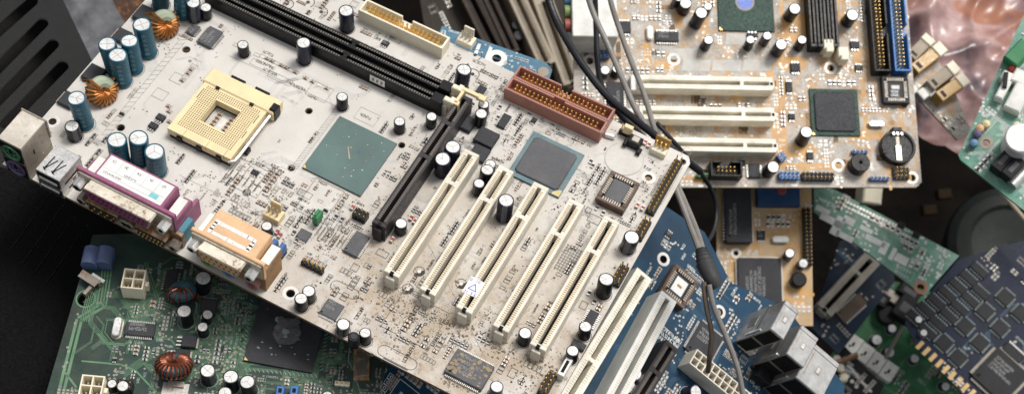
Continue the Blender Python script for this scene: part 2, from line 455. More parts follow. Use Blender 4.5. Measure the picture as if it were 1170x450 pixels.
def pci_geo(L,W,H,pl,pk,key=.26,key2=None,pockets=62,nose=True,pw=.36):
    b=MB(); hw=W/2; g=W*.13
    b.box(-hw,hw,0,L,0,H*.35,pl)
    for sx in(-1,1):
        x0,x1=sorted((sx*g,sx*hw)); b.box(x0,x1,2.2,L-2.2,H*.3,H,pl,c=.25)
    for y0,y1 in((0,2.3),(L-2.3,L)): b.box(-hw,hw,y0,y1,H*.3,H-.05,pl,c=.25)
    if nose:
        b.box(-hw*.55,hw*.55,-1.7,.2,0,H*.78,pl,c=.3); b.box(-g*.9,g*.9,-.15,1.6,H*.55,H+.03,M['dark'])
        b.box(-hw*.5,hw*.5,L-.2,L+1.4,0,H*.6,pl,c=.3)
    kk=[1-key]+([key2] if key2 else [])
    for k in kk: b.box(-g*1.05,g*1.05,L*k-1.1,L*k+1.1,H*.3,H-.15,pl)
    b.rect(-g*1.02,g*1.02,2.3,L-2.3,H*.36,M['dark'])
    p=(L-7)/pockets
    for sx in(-1,1):
        for i in range(pockets):
            y=3.5+p*i
            if any(abs(y+p*pw-L*k)<1.9 for k in kk): continue
            xa,xb=sorted((sx*(g+.18),sx*(g+(hw-g)*.56)))
            b.rect(xa,xb,y,y+p*pw*1.3,H+.03,pk)
    return b
def slot(B,name,x,y,rz,L,W,H,pl,pk,**k):
    key=('slot',L,W,H,pl.name,tuple(k.items()))
    o=obj(name,cached(key,lambda:pci_geo(L,W,H,pl,pk,**k).mesh(name)),B.root,(x,y,0),rz)
    c,s_=math.cos(rz),math.sin(rz); cx,cy=x-s_*L/2,y+c*L/2
    B.reg(cx,cy,abs(c)*W+abs(s_)*L+1,abs(c)*L+abs(s_)*W+3); return o
def shrouded(B,name,x,y,rz,nx,pl,W=9.2,H=9.2,ny=2,pitch=2.54,notch=True):
    L=nx*pitch+7
    def f():
        b=MB(); t=1.15
        b.box(-L/2,L/2,-W/2,W/2,0,3,pl)
        for sx in(-1,1):
            b.box(min(sx*L/2,sx*(L/2-t)),max(sx*L/2,sx*(L/2-t)),-W/2,W/2,2.9,H,pl,c=.2)
        b.box(-L/2+t,L/2-t,W/2-t,W/2,2.9,H-.02,pl,c=.2)
        for a,c in (((-L/2+t,-3.2),(3.2,L/2-t)) if notch else ((-L/2+t,L/2-t),)): b.box(a,c,-W/2,-W/2+t,2.9,H-.02,pl,c=.2)
        b.rect(-L/2+t,L/2-t,-W/2+t,W/2-t,3.03,pl)
        for sx in (-1,1): b.box(min(sx*L*.18,sx*L*.2),max(sx*L*.18,sx*L*.2),-W/2-.35,-W/2+.1,.3,H*.8,pl)
        return b.mesh(name)
    o=obj(name,cached(('shr',name,nx,pl.name,W,H,notch),f),B.root,(x,y,0),rz)
    def g():
        b=MB()
        for i in range(nx):
            for j in range(ny):
                X=(i-(nx-1)/2)*pitch; Y=(j-(ny-1)/2)*pitch
                b.box(X-.42,X+.42,Y-.42,Y+.42,2.5,H-.6,M['gold'],c=.25)
        return b.mesh('pins')
    obj('pins',cached(('shrp',nx,ny,H),g),o)
    c,s_=abs(math.cos(rz)),abs(math.sin(rz)); B.reg(x,y,c*L+s_*W,c*W+s_*L); return o
def pin_header(B,x,y,rz,nx,ny,pl,hp=8.5,pitch=2.54,base=2.5,name='pin_header',pin=None,skip=()):
    def f():
        b=MB()
        for i in range(nx):
            X=(i-(nx-1)/2)*pitch; b.box(X-pitch*.49,X+pitch*.49,-ny*pitch/2,ny*pitch/2,0,base,pl,r=.35)
        return b.mesh(name)
    o=obj(name,cached(('ph',nx,ny,pl.name,pitch,base,name),f),B.root,(x,y,0),rz)
    def g():
        b=MB()
        for i in range(nx):
            for j in range(ny):
                if (i,j) in skip: continue
                X=(i-(nx-1)/2)*pitch; Y=(j-(ny-1)/2)*pitch
                b.box(X-.33,X+.33,Y-.33,Y+.33,base-.2,hp,pin or M['gold'],c=.2)
        return b.mesh('pins')
    obj('pins',cached(('php',nx,ny,hp,pitch,base,(pin or M['gold']).name,skip),g),o)
    c,s_=abs(math.cos(rz)),abs(math.sin(rz)); w,l=nx*pitch,ny*pitch; B.reg(x,y,c*w+s_*l,c*l+s_*w); return o
def marks(o,w,l,z,rows=3,seed=0,rot=0,m=None,h=None):
    b=MB(); rg=random.Random(seed); H=h or min(l*.8/(rows*1.7),1.6)
    for i in range(rows):
        n=max(2,int(w*.72/(H*.81)*rg.uniform(.55,1)))
        b.glyphs(-w*.36,l*.26-i*H*1.65,n,H,0,m or M['mark'],0,seed*7+i)
    p=obj('marking',b,o,(0,0,z),rot,smooth=False); return p
def leaded(B,name,x,y,rz,w,l,h,n_w,n_l,body,rows=3,seed=0,lead=1.3,mrot=0,mk=True,dot=True,lm=None):
    """chip body with gull-wing leads; n_w leads on the +-y sides, n_l on the +-x sides"""
    lm=lm or M['tin']
    def f():
        b=MB(); b.box(-w/2,w/2,-l/2,l/2,.25,h,body,c=min(.35,h*.3),r=min(w,l)*.03)
        if dot: b.disc(-w*.38,-l*.38,min(w,l)*.05+.1,h+.02,M['dark'])
        for sgn in(-1,1):
            for i in range(n_w):
                X=(i-(n_w-1)/2)*(w*.9/max(1,n_w-.0)); t=w*.9/n_w*.27
                y0,y1=sorted((sgn*(l/2-.1),sgn*(l/2+lead*.5))); b.box(X-t,X+t,y0,y1,h*.42,h*.42+.25,lm)
                y0,y1=sorted((sgn*(l/2+lead*.4),sgn*(l/2+lead))); b.box(X-t,X+t,y0,y1,.1,h*.42+.2,lm)
            for i in range(n_l):
                Y=(i-(n_l-1)/2)*(l*.9/n_l); t=l*.9/n_l*.27
                x0,x1=sorted((sgn*(w/2-.1),sgn*(w/2+lead*.5))); b.box(x0,x1,Y-t,Y+t,h*.42,h*.42+.25,lm)
                x0,x1=sorted((sgn*(w/2+lead*.4),sgn*(w/2+lead))); b.box(x0,x1,Y-t,Y+t,.1,h*.42+.2,lm)
        return b.mesh(name)
    o=obj(name,cached(('lead',name,w,l,h,n_w,n_l,body.name,lead,lm.name),f),B.root,(x,y,0),rz)
    if mk: marks(o,w if not mrot else l,l if not mrot else w,h+.03,rows,seed,mrot)
    c,s_=abs(math.cos(rz)),abs(math.sin(rz)); W,L=w+2*lead*(n_l>0),l+2*lead*(n_w>0); B.reg(x,y,c*W+s_*L,c*L+s_*W)
    return o
def bga(B,name,x,y,rz,w,l,sub,mould=None,mw=0,ml=0,th=1.1,corner=True,extra=None,ez=0):
    b=MB(); b.box(-w/2,w/2,-l/2,l/2,.3,.3+th,sub,c=.08)
    if corner==2: b.add([(w/2-.3,-l/2+.3,.33+th),(w/2-.3,-l/2+4.4,.33+th),(w/2-1.6,-l/2+4.4,.33+th),(w/2-4.4,-l/2+1.6,.33+th),(w/2-4.4,-l/2+.3,.33+th)],[[0,1,2,3,4]],mat('yellow_corner',(.62,.50,.20),.5,dust=.2))
    elif corner: b.add([(-w/2+.3,-l/2+.3,.33+th),(-w/2+2.2,-l/2+.3,.33+th),(-w/2+.3,-l/2+2.2,.33+th)],[[0,1,2]],M['gold'])
    if extra:
        k0=len(b.v); b.v+=[(v[0],v[1],v[2]+ez) for v in extra.v]
        for f,k in zip(extra.f,extra.mi): b.f.append([i+k0 for i in f]); b.mi.append(b._m(extra.mats[k]))
    o=obj(name,b,B.root,(x,y,0),rz)
    if mould:
        q=MB(); q.box(-mw/2,mw/2,-ml/2,ml/2,0,1.1,mould,c=.5,r=1.6); obj('mould_cap',q,o,(0,0,.3+th))
    B.reg(x,y,w,l,1.2); return o
def plcc_socket(B,x,y,rz,w,l,pl,chip,h=6,inner=None):
    b=MB(); t=w*.14
    c=w*.1
    b.prism([(-w/2+c,-l/2),(w/2,-l/2),(w/2,l/2),(-w/2,l/2),(-w/2,-l/2+c)],0,h*.45,pl)
    for a in((-w/2,w/2,-l/2,-l/2+t),(-w/2,w/2,l/2-t,l/2),(-w/2,-w/2+t,-l/2+t,l/2-t),(w/2-t,w/2,-l/2+t,l/2-t)): b.box(*a,h*.4,h,pl,c=.25)
    for i in range(8):
        q=(i-3.5)*(w-2*t-1)/8; d=.36
        for s_ in(-1,1):
            y0,y1=sorted((s_*(l/2-t-.9),s_*(l/2-t*.55))); b.box(q-d,q+d,y0,y1,h*.5,h+.06,M['tin_d'])
            x0,x1=sorted((s_*(w/2-t-.9),s_*(w/2-t*.55))); b.box(x0,x1,q-d,q+d,h*.5,h+.06,M['tin_d'])
    o=obj('bios_socket',b,B.root,(x,y,0),rz)
    k=MB(); cw=w/2-t-1.; cl=l/2-t-1.; k.box(-cw,cw,-cl,cl,h*.45,h*.86,chip,c=.35,r=.6)
    if inner: k.box(-cw*.74,cw*.74,-cl*.74,cl*.74,h*.86,h*.86+.12,inner); k.box(-cw*.3,cw*.3,-cl*.12,cl*.12,h*.86+.12,h*.86+.16,M['gold_d'])
    obj('bios_chip',k,o); B.reg(x,y,w,l); return o
def dpak(B,px,py,rz,w=9,l=9,h=3.4,legs=True):
    x,y=B.loc(px,py,h)
    def f():
        b=MB(); b.box(-w/2,w/2,-l/2,l/2,.3,h,M['mould'],c=.35)
        b.box(-w*.45,w*.45,l/2-.1,l/2+w*.14,.15,1.1,M['tin_d'])
        if legs:
            for q in(-.32,0,.32):
                b.box(q*w-.45,q*w+.45,-l/2-1.2,-l/2+.1,h*.4,h*.4+.5,M['tin']); b.box(q*w-.45,q*w+.45,-l/2-2.6,-l/2-1,.1,h*.4+.4,M['tin'])
        return b.mesh('power_transistor')
    B.reg(x,y,w+1,l+3); return obj('power_transistor',cached(('dpak',w,l,h,legs),f),B.root,(x,y,0),rz)
def hole_pad(B,x,y,r,pad=True):
    B.holes.append((x,y,r)); B.reg(x,y,r*2+2,r*2+2)
    if pad: B.pads.ring(x,y,r+.15,r+1.9,.1,M['pad_w'],24)
def crystal(B,px,py,L,W,rz,h=3.2,m=None):
    x,y=B.loc(px,py,h)
    b=MB(); r=W/2; n=8
    P=[(L/2-r+r*math.cos(-PI/2+PI*i/n),r*math.sin(-PI/2+PI*i/n)) for i in range(n+1)]+[(-L/2+r+r*math.cos(PI/2+PI*i/n),r*math.sin(PI/2+PI*i/n)) for i in range(n+1)]
    P2=[(p[0]*1.1,p[1]*1.2) for p in P]
    b.prism(P2,0,.6,M['tin_d']); b.prism(P,.55,h,m or M['steel'],c=.5)
    B.reg(x,y,L+1,L+1); return obj('crystal_oscillator',b,B.root,(x,y,0),rz)

def populate(B,poly,n,pal,scale=1.,kinds=None,cl=(2,6)):
    """small surface parts, footprints, printed outlines, vias and short traces over a region of the board"""
    rg=B.rg; P=poly
    def inside(x,y):
        c=False; k=len(P)
        for i in range(k):
            a,b=P[i],P[(i+1)%k]
            if (a[1]>y)!=(b[1]>y) and x<(b[0]-a[0])*(y-a[1])/(b[1]-a[1])+a[0]: c=not c
        return c
    xs=[p[0] for p in P]; ys=[p[1] for p in P]
    kinds=kinds or [('comp',40),('foot',14),('text',16),('via',16),('ic',5),('trace',12),('block',6)]
    names=[k for k,w in kinds for _ in range(w)]
    silk,pad=pal['silk'],pal['pad']; lw=pal.get('lw',1); done=0; tries=0
    while done<n and tries<n*12:
        tries+=1; x=rg.uniform(min(xs),max(xs)); y=rg.uniform(min(ys),max(ys))
        if not inside(x,y): continue
        k=rg.choice(names); ori=rg.random()<.5; s=scale*rg.choice((.8,1,1,1.15))
        if k in('comp','foot'):
            m=rg.randint(*cl); L,W=2.0*s,1.25*s; pt=W*1.75
            w,l=(L+1,m*pt) if ori else (m*pt,L+1)
            if not B.free(x-w/2,x+w/2,y-l/2,y+l/2) or not inside(x+w/2,y+l/2) or not inside(x-w/2,y-l/2): continue
            kind='chip_capacitor' if rg.random()<pal.get('cap',.5) else 'chip_resistor'
            for i in range(m):
                t=(i-(m-1)/2)*pt; cx,cy=(x,y+t) if ori else (x+t,y); rz=0 if ori else PI/2
                for sg in(-1,1):
                    dx,dy=(sg*L*.42,0) if ori else (0,sg*L*.42); a,b=(L*.24,W*.5) if ori else (W*.5,L*.24)
                    B.pads.rect(cx+dx-a,cx+dx+a,cy+dy-b,cy+dy+b,.1,pad)
                a,b=(L*.72,W*.68) if ori else (W*.68,L*.72)
                if rg.random()<.8: B.silk.orect(cx-a,cx+a,cy-b,cy+b,.16*s*lw,.13,silk)
                if k=='comp' and rg.random()<.85: B.smd.append((kind,cx,cy,rz,round(L,1),round(W,1),False))
            if rg.random()<.6:
                B.silk.glyphs(x-w/2+.3,y+l/2+.4,rg.randint(2,4),1.1*s,.13,silk)
            B.reg(x,y,w,l,.3)
        elif k=='text':
            c=rg.randint(3,8); h=rg.choice((1.1,1.3,1.6))*s; w,l=(c*h*.82,h) if ori else (h,c*h*.82)
            if not B.free(x-.3,x+w+.3,y-.3,y+l+.3) or not inside(x+w,y+l): continue
            B.silk.glyphs(x+(0 if ori else h),y,c,h,.13,silk,0 if ori else PI/2,rg.random()); B.reg(x+w/2,y+l/2,w,l,.2)
        elif k=='via':
            for i in range(rg.randint(3,9)):
                a,b=x+rg.uniform(-4,4),y+rg.uniform(-4,4)
                if B.free(a-.5,a+.5,b-.5,b+.5) and inside(a,b): B.pads.ring(a,b,.22,.55*s,.1,pad,8); B.pads.disc(a,b,.22,.1,M['dark'],6)
        elif k=='ic':
            w,l=rg.choice(((4.9,3.9),(3.,1.6),(3.9,4.9),(8.6,3.9),(6,6)))
            w*=s;l*=s
            if not B.free(x-w/2-1.5,x+w/2+1.5,y-l/2-1.5,y+l/2+1.5) or not inside(x+w/2,y+l/2) or not inside(x-w/2,y-l/2): continue
            leaded(B,'small_chip',x,y,0,round(w,1),round(l,1),1.5,max(3,int(w/1.3)),0,M['mould'],2,int(rg.random()*999),mk=w>4,lead=1.)
        elif k=='trace' and pal.get('trace'):
            m=rg.randint(2,6); d=rg.choice((0,1,2,3))*PI/4; L1=rg.uniform(5,16); L2=rg.uniform(4,14); e=d+rg.choice((-1,1))*PI/4
            for i in range(m):
                o=i*.75*s; ax,ay=x-math.sin(d)*o,y+math.cos(d)*o; bx,by=ax+math.cos(d)*L1,ay+math.sin(d)*L1; cx,cy=bx+math.cos(e)*L2,by+math.sin(e)*L2
                if inside(ax,ay) and inside(bx,by) and inside(cx,cy):
                    B.tr.line((ax,ay),(bx,by),.26*s,.04,pal['trace']); B.tr.line((bx,by),(cx,cy),.26*s,.04,pal['trace'])
        elif k=='block':
            w,l=rg.uniform(3,8)*s,rg.uniform(2.5,6)*s
            if not B.free(x-w/2,x+w/2,y-l/2,y+l/2) or not inside(x+w/2,y+l/2) or not inside(x-w/2,y-l/2): continue
            B.silk.orect(x-w/2,x+w/2,y-l/2,y+l/2,.18*lw,.13,silk)
            q=rg.randint(2,4)
            for i in range(q):
                for sg in(-1,1): B.pads.rect(x-w*.4+i*w*.8/q,x-w*.4+i*w*.8/q+w*.35/q,y+sg*l*.3-.4,y+sg*l*.3+.4,.1,pad)
            B.reg(x,y,w,l,.2)
        done+=1
# ================================================================== THE WHITE BOARD
WB=Board('white_motherboard','large dusty white motherboard on top of the pile with five ivory card slots','motherboard',Vector((0,0,0)),Vector((1,0,0)),Vector((0,1,0)),Vector((0,0,1)),11)
B=WB; B.sm=M['silk_k']
OUT=[(-207,-37.5),(99,-37.5),(100.6,-36),(101,144.5),(98.5,148.3),(-206,152),(-207,150)]
for px,py,r,pd in ((213,57,1.9,0),(138,146,1.9,0),(353,127,1.7,0),(333,192,1.7,0),(459,166,1.6,0),(282,220,1.9,0),(741,203,2.0,1),(780,185,1.9,1),(332,335,2.2,1),(60,139,2.1,1)):
    x,y=B.loc(px,py); hole_pad(B,x,y,r,pd)
    if not pd: B.pads.ring(x,y,r+.05,r+.35,.1,M['silk_k'],20)
for x,y in ((96.5,-33),): hole_pad(B,x,y,1.9)
# --- card slots
for k in range(5): slot(B,'pci_slot',20.32*k,0,0,84.8,8.6,11.3,M['ivory'],M['gold_d'],key=.265)
slot(B,'agp_slot',-19,20.5,0,93,7.6,13.2,M['agp'],M['agp_pocket'],key=.22,key2=.52,pockets=66)
for y in (106.3,115.6): slot(B,'memory_slot',-31,y,PI/2,146,6.5,9.2,M['dimm'],M['dimm_pocket'],key=.60,pockets=92,nose=False,pw=.42)
for y,d in ((106.3,0),(115.6,1)):
    b=MB(); b.box(-1,5.2,-2.2,2.2,0,9,M['cream'],c=.4); b.box(2.5,7.6,-1.5,1.5,6,14,M['cream'],c=.5); b.box(6,8.6,-2.1,2.1,12.5,15,M['cream'],c=.4)
    obj('slot_latch',b,B.root,(-31,y,0)); B.reg(-28,y,10,6)
b=MB(); b.box(-3.6,3.6,-3.2,3.2,0,11,M['dimm'],c=.4); e=b.mesh('slot_end_post')
for y in(106.3,115.6): obj('slot_end_post',e,B.root,(-30.8-1.2,y,0))
# agp retention clip
b=MB(); z=13.5
b.box(-5,-3.3,-9,1,6,z+1.5,M['socket'],c=.3); b.box(-5,5,-1,1.2,z,z+2,M['socket'],c=.3); b.box(3.6,8.6,-1.2,2.2,z-1,z+1.2,M['socket'],c=.3); b.box(-6,-2.4,-10.5,-7.6,4,z+.6,M['socket'],c=.3)
obj('slot_clip',b,B.root,(-17.4,115.5,0)); B.reg(-18,112,16,12)
# --- ide and floppy headers
for y in (135.6,145.2-.4): shrouded(B,'ide_connector',24,y,PI,20,M['brownp'],W=9.0,H=9.4)
b=MB(); b.box(-.9,.9,-5,5,0,9.2,M['brownp'])
shrouded(B,'floppy_connector',-73,142,PI,18,M['cream'],W=9.2,H=9.2)
# --- processor socket
sx,sy=-125.5,41.2
b=MB(); w,l,h=38.5,43,7.2
oy=-1.2; cw=7.6
for a in ((-w/2+1,-cw-.4,-l/2,l/2-2),(cw+.4,w/2-1,-l/2,l/2-2),(-cw-.4,cw+.4,-l/2,oy-cw-.4),(-cw-.4,cw+.4,oy+cw+.4,l/2-2)): b.box(*a,0,2.4,M['blk'])
cw=7.6
P=[(-w/2+.6,-l/2),(w/2-.6,-l/2),(w/2,-l/2+.6),(w/2,l/2-9),(-w/2,l/2-9),(-w/2,-l/2+.6)]
for a in ((-w/2,-cw,-l/2,l/2-8),(cw,w/2,-l/2,l/2-8),(-cw,cw,-l/2,oy-cw),(-cw,cw,oy+cw,l/2-8)): b.box(*a,2.3,h,M['socket'])
b.box(-w/2-1.2,w/2+3.6,l/2-8.2,l/2+1.6,1.5,h+.8,M['socket'],c=.6)
for q in (-9,6): b.box(q,q+8.5,l/2+.9,l/2+2.6,2,h+1.1,M['blk'],c=.3)
for q in(-12,9): b.box(q,q+2.2,l/2-9.2,l/2-7.6,h-1,h+.95,M['blk'])
for q in(-12,0,12): b.box(q-1.5,q+1.5,-l/2-.9,-l/2+.3,1,h-2,M['blk'],c=.3)
for q in(-10,4,15): b.box(q,q+.25,-l/2-.06,-l/2+4,h-3,h+.03,M['gold_d'])
g=b
for i in range(26):
    for j in range(26):
        X=(i-12.5)*1.27; Y=oy-.0+(j-12.5)*1.22
        if abs(X)<cw+.5 and abs(Y-oy)<cw+.5: continue
        if Y>l/2-9 or Y<-l/2+.8: continue
        g.rect(X-.33,X+.33,Y-.33,Y+.33,h+.03,M['socket_hole'])
g.box(-w/2+2,-w/2+2.4,-l/2+24,-l/2+31,h,h+.05,M['dark']); g.box(w/2-2.4,w/2-2,-l/2+14,-l/2+19,h,h+.05,M['dark']); g.box(w/2-2.4,w/2-2,-l/2+25,-l/2+31,h,h+.05,M['dark'])
sock=obj('cpu_socket',b,B.root,(sx,sy,0)); B.reg(sx,sy,42,46)
g=MB(); g.tube([(w/2+1.9,l/2-6,5.4),(w/2+1.9,-l/2+4,5.4),(w/2+1.6,-l/2+1.2,5.2),(w/2-1,-l/2-.8,5.)],.95,M['steel'],8)
g.box(w/2+.6,w/2+4.4,l/2-7,l/2-2,1,9.2,M['blk'],c=.6); g.box(w/2-.3,w/2+3.4,-l/2+10,-l/2+13.5,0,3.6,M['blk'],c=.4)
obj('lever',g,sock)
for j in range(5):
    for q in(-3.6,3.6): B.smd.append(('chip_capacitor',sx+q,sy+oy-5.2+j*2.5,0,2.6,1.4,True))
B.pads.box(sx-cw,sx+cw,sy+oy-cw,sy+oy+cw,.04,.06,M['silk_g']) if False else B.pads.rect(sx-1.6,sx+1.6,sy+oy-5,sy+oy+4,.1,M['pad_w'])
# --- big chips
bx,by=-56.8,56.4
q=MB()
rg=random.Random(5)
for (u,v,r) in ((-9,8,.5),(-12,-1,.45),(-1.5,1,.5),(8,10,.45),(11,5,.5),(3,-6,.5),(-4,13,.4),(9,1,.4),(6,-9,.45)):
    n=7; q.prism([(u+r*rg.uniform(.6,1.4)*math.cos(2*PI*i/n),v+r*rg.uniform(.6,1.4)*math.sin(2*PI*i/n)) for i in range(n)],0,.12,M['crumb'])
q.prism([(-4,4),(-3.3,4.2),(1.4,-2.2),(.6,-2.4)],0,.15,M['beige']); q.box(2.6,3.4,4,4.8,0,.1,M['ink_blue'])
for _ in range(22):
    u,v=rg.uniform(-15,15),rg.uniform(-17,17); q.box(u,u+rg.uniform(.2,.8),v,v+rg.uniform(.2,.5),0,.06,M['sub_blue' if rg.random()<.5 else 'silk_w'])
bga(B,'northbridge_chip',bx,by,0,35,38,M['sub_teal'],extra=q,ez=1.42)
o=bga(B,'southbridge_chip',34.7,104,0,30.5,31,M['sub_blue'],M['mould_g'],25.5,25.5,corner=2)
# --- bios socket, headers, battery place
plcc_socket(B,75.4,105.8,0,16.4,20.2,M['plccb'],M['mould_g'],h=5)
bx2,by2=B.loc(713,182)
q=MB(); q.disc(bx2,by2,10.3,.2,mat('yellowed_film',(.575,.55,.505),.35,dust=.2,var=.12),40); q.ring(bx2,by2,10.25,10.38,.24,M['silk_g'],48); obj('battery_mark',q,B.root); B.reg(bx2,by2,21,21,0)
q=MB(); q.box(-3.6,3.6,-3,3,0,5,M['blk'],c=.5); q.box(-2,2,-1.6,2,4.9,5.6,M['tin_d'],c=.2); q.box(-5.4,-3.2,-4.6,2.6,1.2,3.4,M['blk'],c=.4); q.box(3,5.4,-5.8,-2,.8,3,M['blk'],c=.4)
x,y=B.loc(726,161,4); obj('battery_contact',q,B.root,(x,y,0)); B.reg(x,y,9,9)
x,y=B.loc(716,147,6); pin_header(B,x,y,0,3,1,M['blk'],hp=8.4); q=MB(); q.box(-2.5,2.5,-1.3,1.3,3,8.8,M['socket'],c=.3); obj('jumper_cap',q,B.root,(x+1,y,0))
x,y=B.loc(755,167,6); q=MB(); q.box(-4.2,4.2,-3,3,0,4.2,M['cream'],c=.3); q.box(-4.2,4.2,1.8,3,4,11,mat('amber_plastic',(.50,.29,.06),.35,dust=.2),c=.3)
o=obj('fan_header',q,B.root,(x,y,0)); q=MB(); [q.box(u-.35,u+.35,-.35,.35,4,9.5,M['gold']) for u in(-2.5,0,2.5)]; obj('pins',q,o); B.reg(x,y,9,8)
crystal(B,697,154,6.2,2.4,.2,2.6)
x,y=B.loc(758,215,4); pin_header(B,95.4,122.5,PI/2,15,2,M['blk'],hp=8.2)
pin_header(B,96.4,92.5,PI/2,5,2,M['blk'],hp=8.2)
x,y=B.loc(709,312,4); pin_header(B,x,y,PI/2,5,2,M['blk'],hp=7.8)
x,y=B.loc(626,436,4); pin_header(B,x,y,PI/2,5,2,M['blk'],hp=7.8)
x,y=B.loc(357,303,3); pin_header(B,x,y,0,5,1,M['blk'],hp=6.5)
x,y=B.loc(412,244,4); pin_header(B,x,y,0,3,2,M['blk'],hp=5.5,base=4.2)
for u in(0,4.6):
    x,y=B.loc(312,283,5); pin_header(B,x+u,y,PI/2,3,1,M['blk'],hp=8); q=MB(); q.box(-1.3,1.3,-2.5,2.5,2.8,8.8,M['blue_j'],c=.35); obj('jumper_cap',q,B.root,(x+u,y+.8,0))
x,y=B.loc(363,249,4); pin_header(B,x,y,PI/2,2,1,M['blk'],hp=6); q=MB(); q.box(-1.5,1.5,-2.9,2.9,2,8.2,M['green_j'],c=.4); q.box(-.5,.5,-2.,2.,8.1,9.6,M['green_j'],c=.2); obj('jumper_cap',q,B.root,(x,y,0))
def fan_header(px,py,rz,m):
    x,y=B.loc(px,py,3); q=MB(); q.box(-4.6,4.6,-3.2,3.2,0,4.4,m,c=.3); q.box(-3,3,2,3.2,4.2,11.2,m,c=.3)
    o=obj('fan_header',q,B.root,(x,y,0),rz); q=MB()
    for u in(-2.54,0,2.54): q.box(u-.4,u+.4,-.9,-.1,4.2,10,M['tin'],c=.2)
    obj('pins',q,o); B.reg(x,y,10,8)
fan_header(313,245,0,M['socket'])
fan_header(533,46,0,M['cream'])
x,y=B.loc(645,421,3); q=MB(); q.box(-1.8,1.8,-5.2,5.2,0,5.6,M['ivory_g'],c=.3); q.box(-.8,.8,-3.6,3.6,5.6,5.66,M['dark']); obj('audio_header',q,B.root,(x,y,0)); B.reg(x,y,5,12)
# --- sound chip with dust, other chips
o=leaded(B,'sound_chip',56.5,-22.6,0,20.5,14.6,3.0,19,0,M['mould_g'],4,3,lead=1.4,h=None) if False else leaded(B,'sound_chip',56.5,-22.6,0,20.5,14.4,3.0,20,0,M['mould_g'],4,3,lead=1.3)
leaded(B,'driver_chip',-161.5,84.6,0,8.6,12.6,2.4,0,10,M['mould_g'],3,8,mrot=PI/2)
x,y=B.loc(221,34,1.5); leaded(B,'driver_chip',x,y,0,4.4,7.2,1.7,0,5,M['mould_g'],2,9,mrot=PI/2)
leaded(B,'clock_chip',-26.4,11.4,0,7.8,13.6,2.2,0,12,M['mould_g'],0,4,mk=False)
x,y=B.loc(347,268,1.5); leaded(B,'small_chip',x,y,0,6.4,6.2,1.4,7,0,M['mould_g'],0,6,mk=False,lead=.9)
x,y=B.loc(379,353,1.5); leaded(B,'audio_codec',x,y,0,9.4,9.4,1.6,12,12,M['mould_g'],2,21,lead=1.1)
x,y=B.loc(576,138,1.5); leaded(B,'small_chip',x,y,0,4.6,9.4,1.7,0,8,M['mould'],0,2,mk=False)
x,y=B.loc(549,104,1.5); leaded(B,'small_chip',x,y,0,4.6,7.4,1.7,0,6,M['mould'],0,2,mk=False)
for px,py in ((183.5,134),(175,143.5)): x,y=B.loc(px,py,1.5); leaded(B,'small_chip',x,y,0,4.6,3.6,2.,3,0,M['mould'],0,2,mk=False,dot=False)
for px,py in ((253,97),(240,88)): pass
x,y=B.loc(675,364,1.5); leaded(B,'small_chip',x,y,0,5.0,10,1.8,0,8,M['mould'],0,2,mk=False)
x,y=B.loc(661,394,1.5); leaded(B,'small_chip',x,y,0,7,4,2.2,0,0,M['mould'],0,2,mk=False,dot=False)
for px,py,w,l,rz in ((107,83,10,9.4,PI/2),(78,113,8.5,8.5,PI/2),(165,15,10,9.4,PI/2),(139,40,8.5,8.,PI/2),(556,156,11,10,0),(548,174,9,9,0),(534,140,7.6,9,0)): dpak(B,px,py,rz,w,l,3.6 if w>9 else 2.8,legs=px<500)
# --- capacitors  (px, py of the top centre, diameter, height, style)
for px,py in ((164,29),(148,47.5),(125,49),(134,62),(90,111.5),(132,161),(156,158.5),(175,171)): capacitor(B,px,py,9.7 if py<120 else 10.2,24 if py<120 else 20,'teal')
capacitor(B,209,17,10,24,'teal',base=True); capacitor(B,184,7,9.7,24,'dkgreen',base=True)
for px,py,d,h,s in ((83,144,7.6,10,'black'),(220,2,8,15,'navy'),(234,8,6.3,9,'black'),(396.5,11.7,8,16,'navy'),(347,49,8,16,'navy'),(278,50.5,6.2,9,'black'),(391,111.5,6.2,9,'black'),(457,138.5,6,8.5,'black'),(493,133,6,8.5,'black'),
 (528,80.5,8.2,16,'navy'),(553.5,119,6,9,'black'),(550,129,6.8,10,'black'),(517,167,8.4,15,'navy'),(507,178.5,8.4,15,'navy'),(561,187,6.0,9,'black'),(556,194.5,7,11,'black'),(546.5,210,6.2,8.5,'black'),(578,230,8.4,15.5,'navy'),(721,269,8.2,13,'black'),
 (693,321,8.2,13,'black'),(600,380,6.6,9,'black'),(670,373,6.6,9.5,'black'),(655,401,6.4,8.5,'black'),(567,442,6.6,8,'black'),(305,258,5.6,7.5,'black'),(458,254,6.2,8.5,'black'),(353,331,6.4,9,'black'),(344,340.5,6.6,9,'black'),(391.5,369.5,6.8,8,'black'),(418,380,6,8.5,'black'),(412,430,5,7,'black')):
    if (px,py)==(412,430): continue
    capacitor(B,px,py,d,h,s)
x,y=B.loc(404,384,8); q=MB(); q.lathe([(2.7,0),(2.9,.6),(2.7,1.2),(2.8,4),(2.9,7.4),(2.5,8)],20,M['sleeve']); q.lathe([(1.4,8.02),(1.5,8.3)],12,M['mould']); obj('inductor',q,B.root,(x,y,0)); B.reg(x,y,6,6)
toroid(B,116,101,15.5,7,M['core'],M['copper'],(0,1.0,-.40),0,15,h=8,wt=.115,gap=1.7,off=2.7)
toroid(B,187,25,15.5,7,M['core'],M['copper'],(0,1.0,-.40),0,15,h=8,wt=.115,gap=1.7,off=2.7)
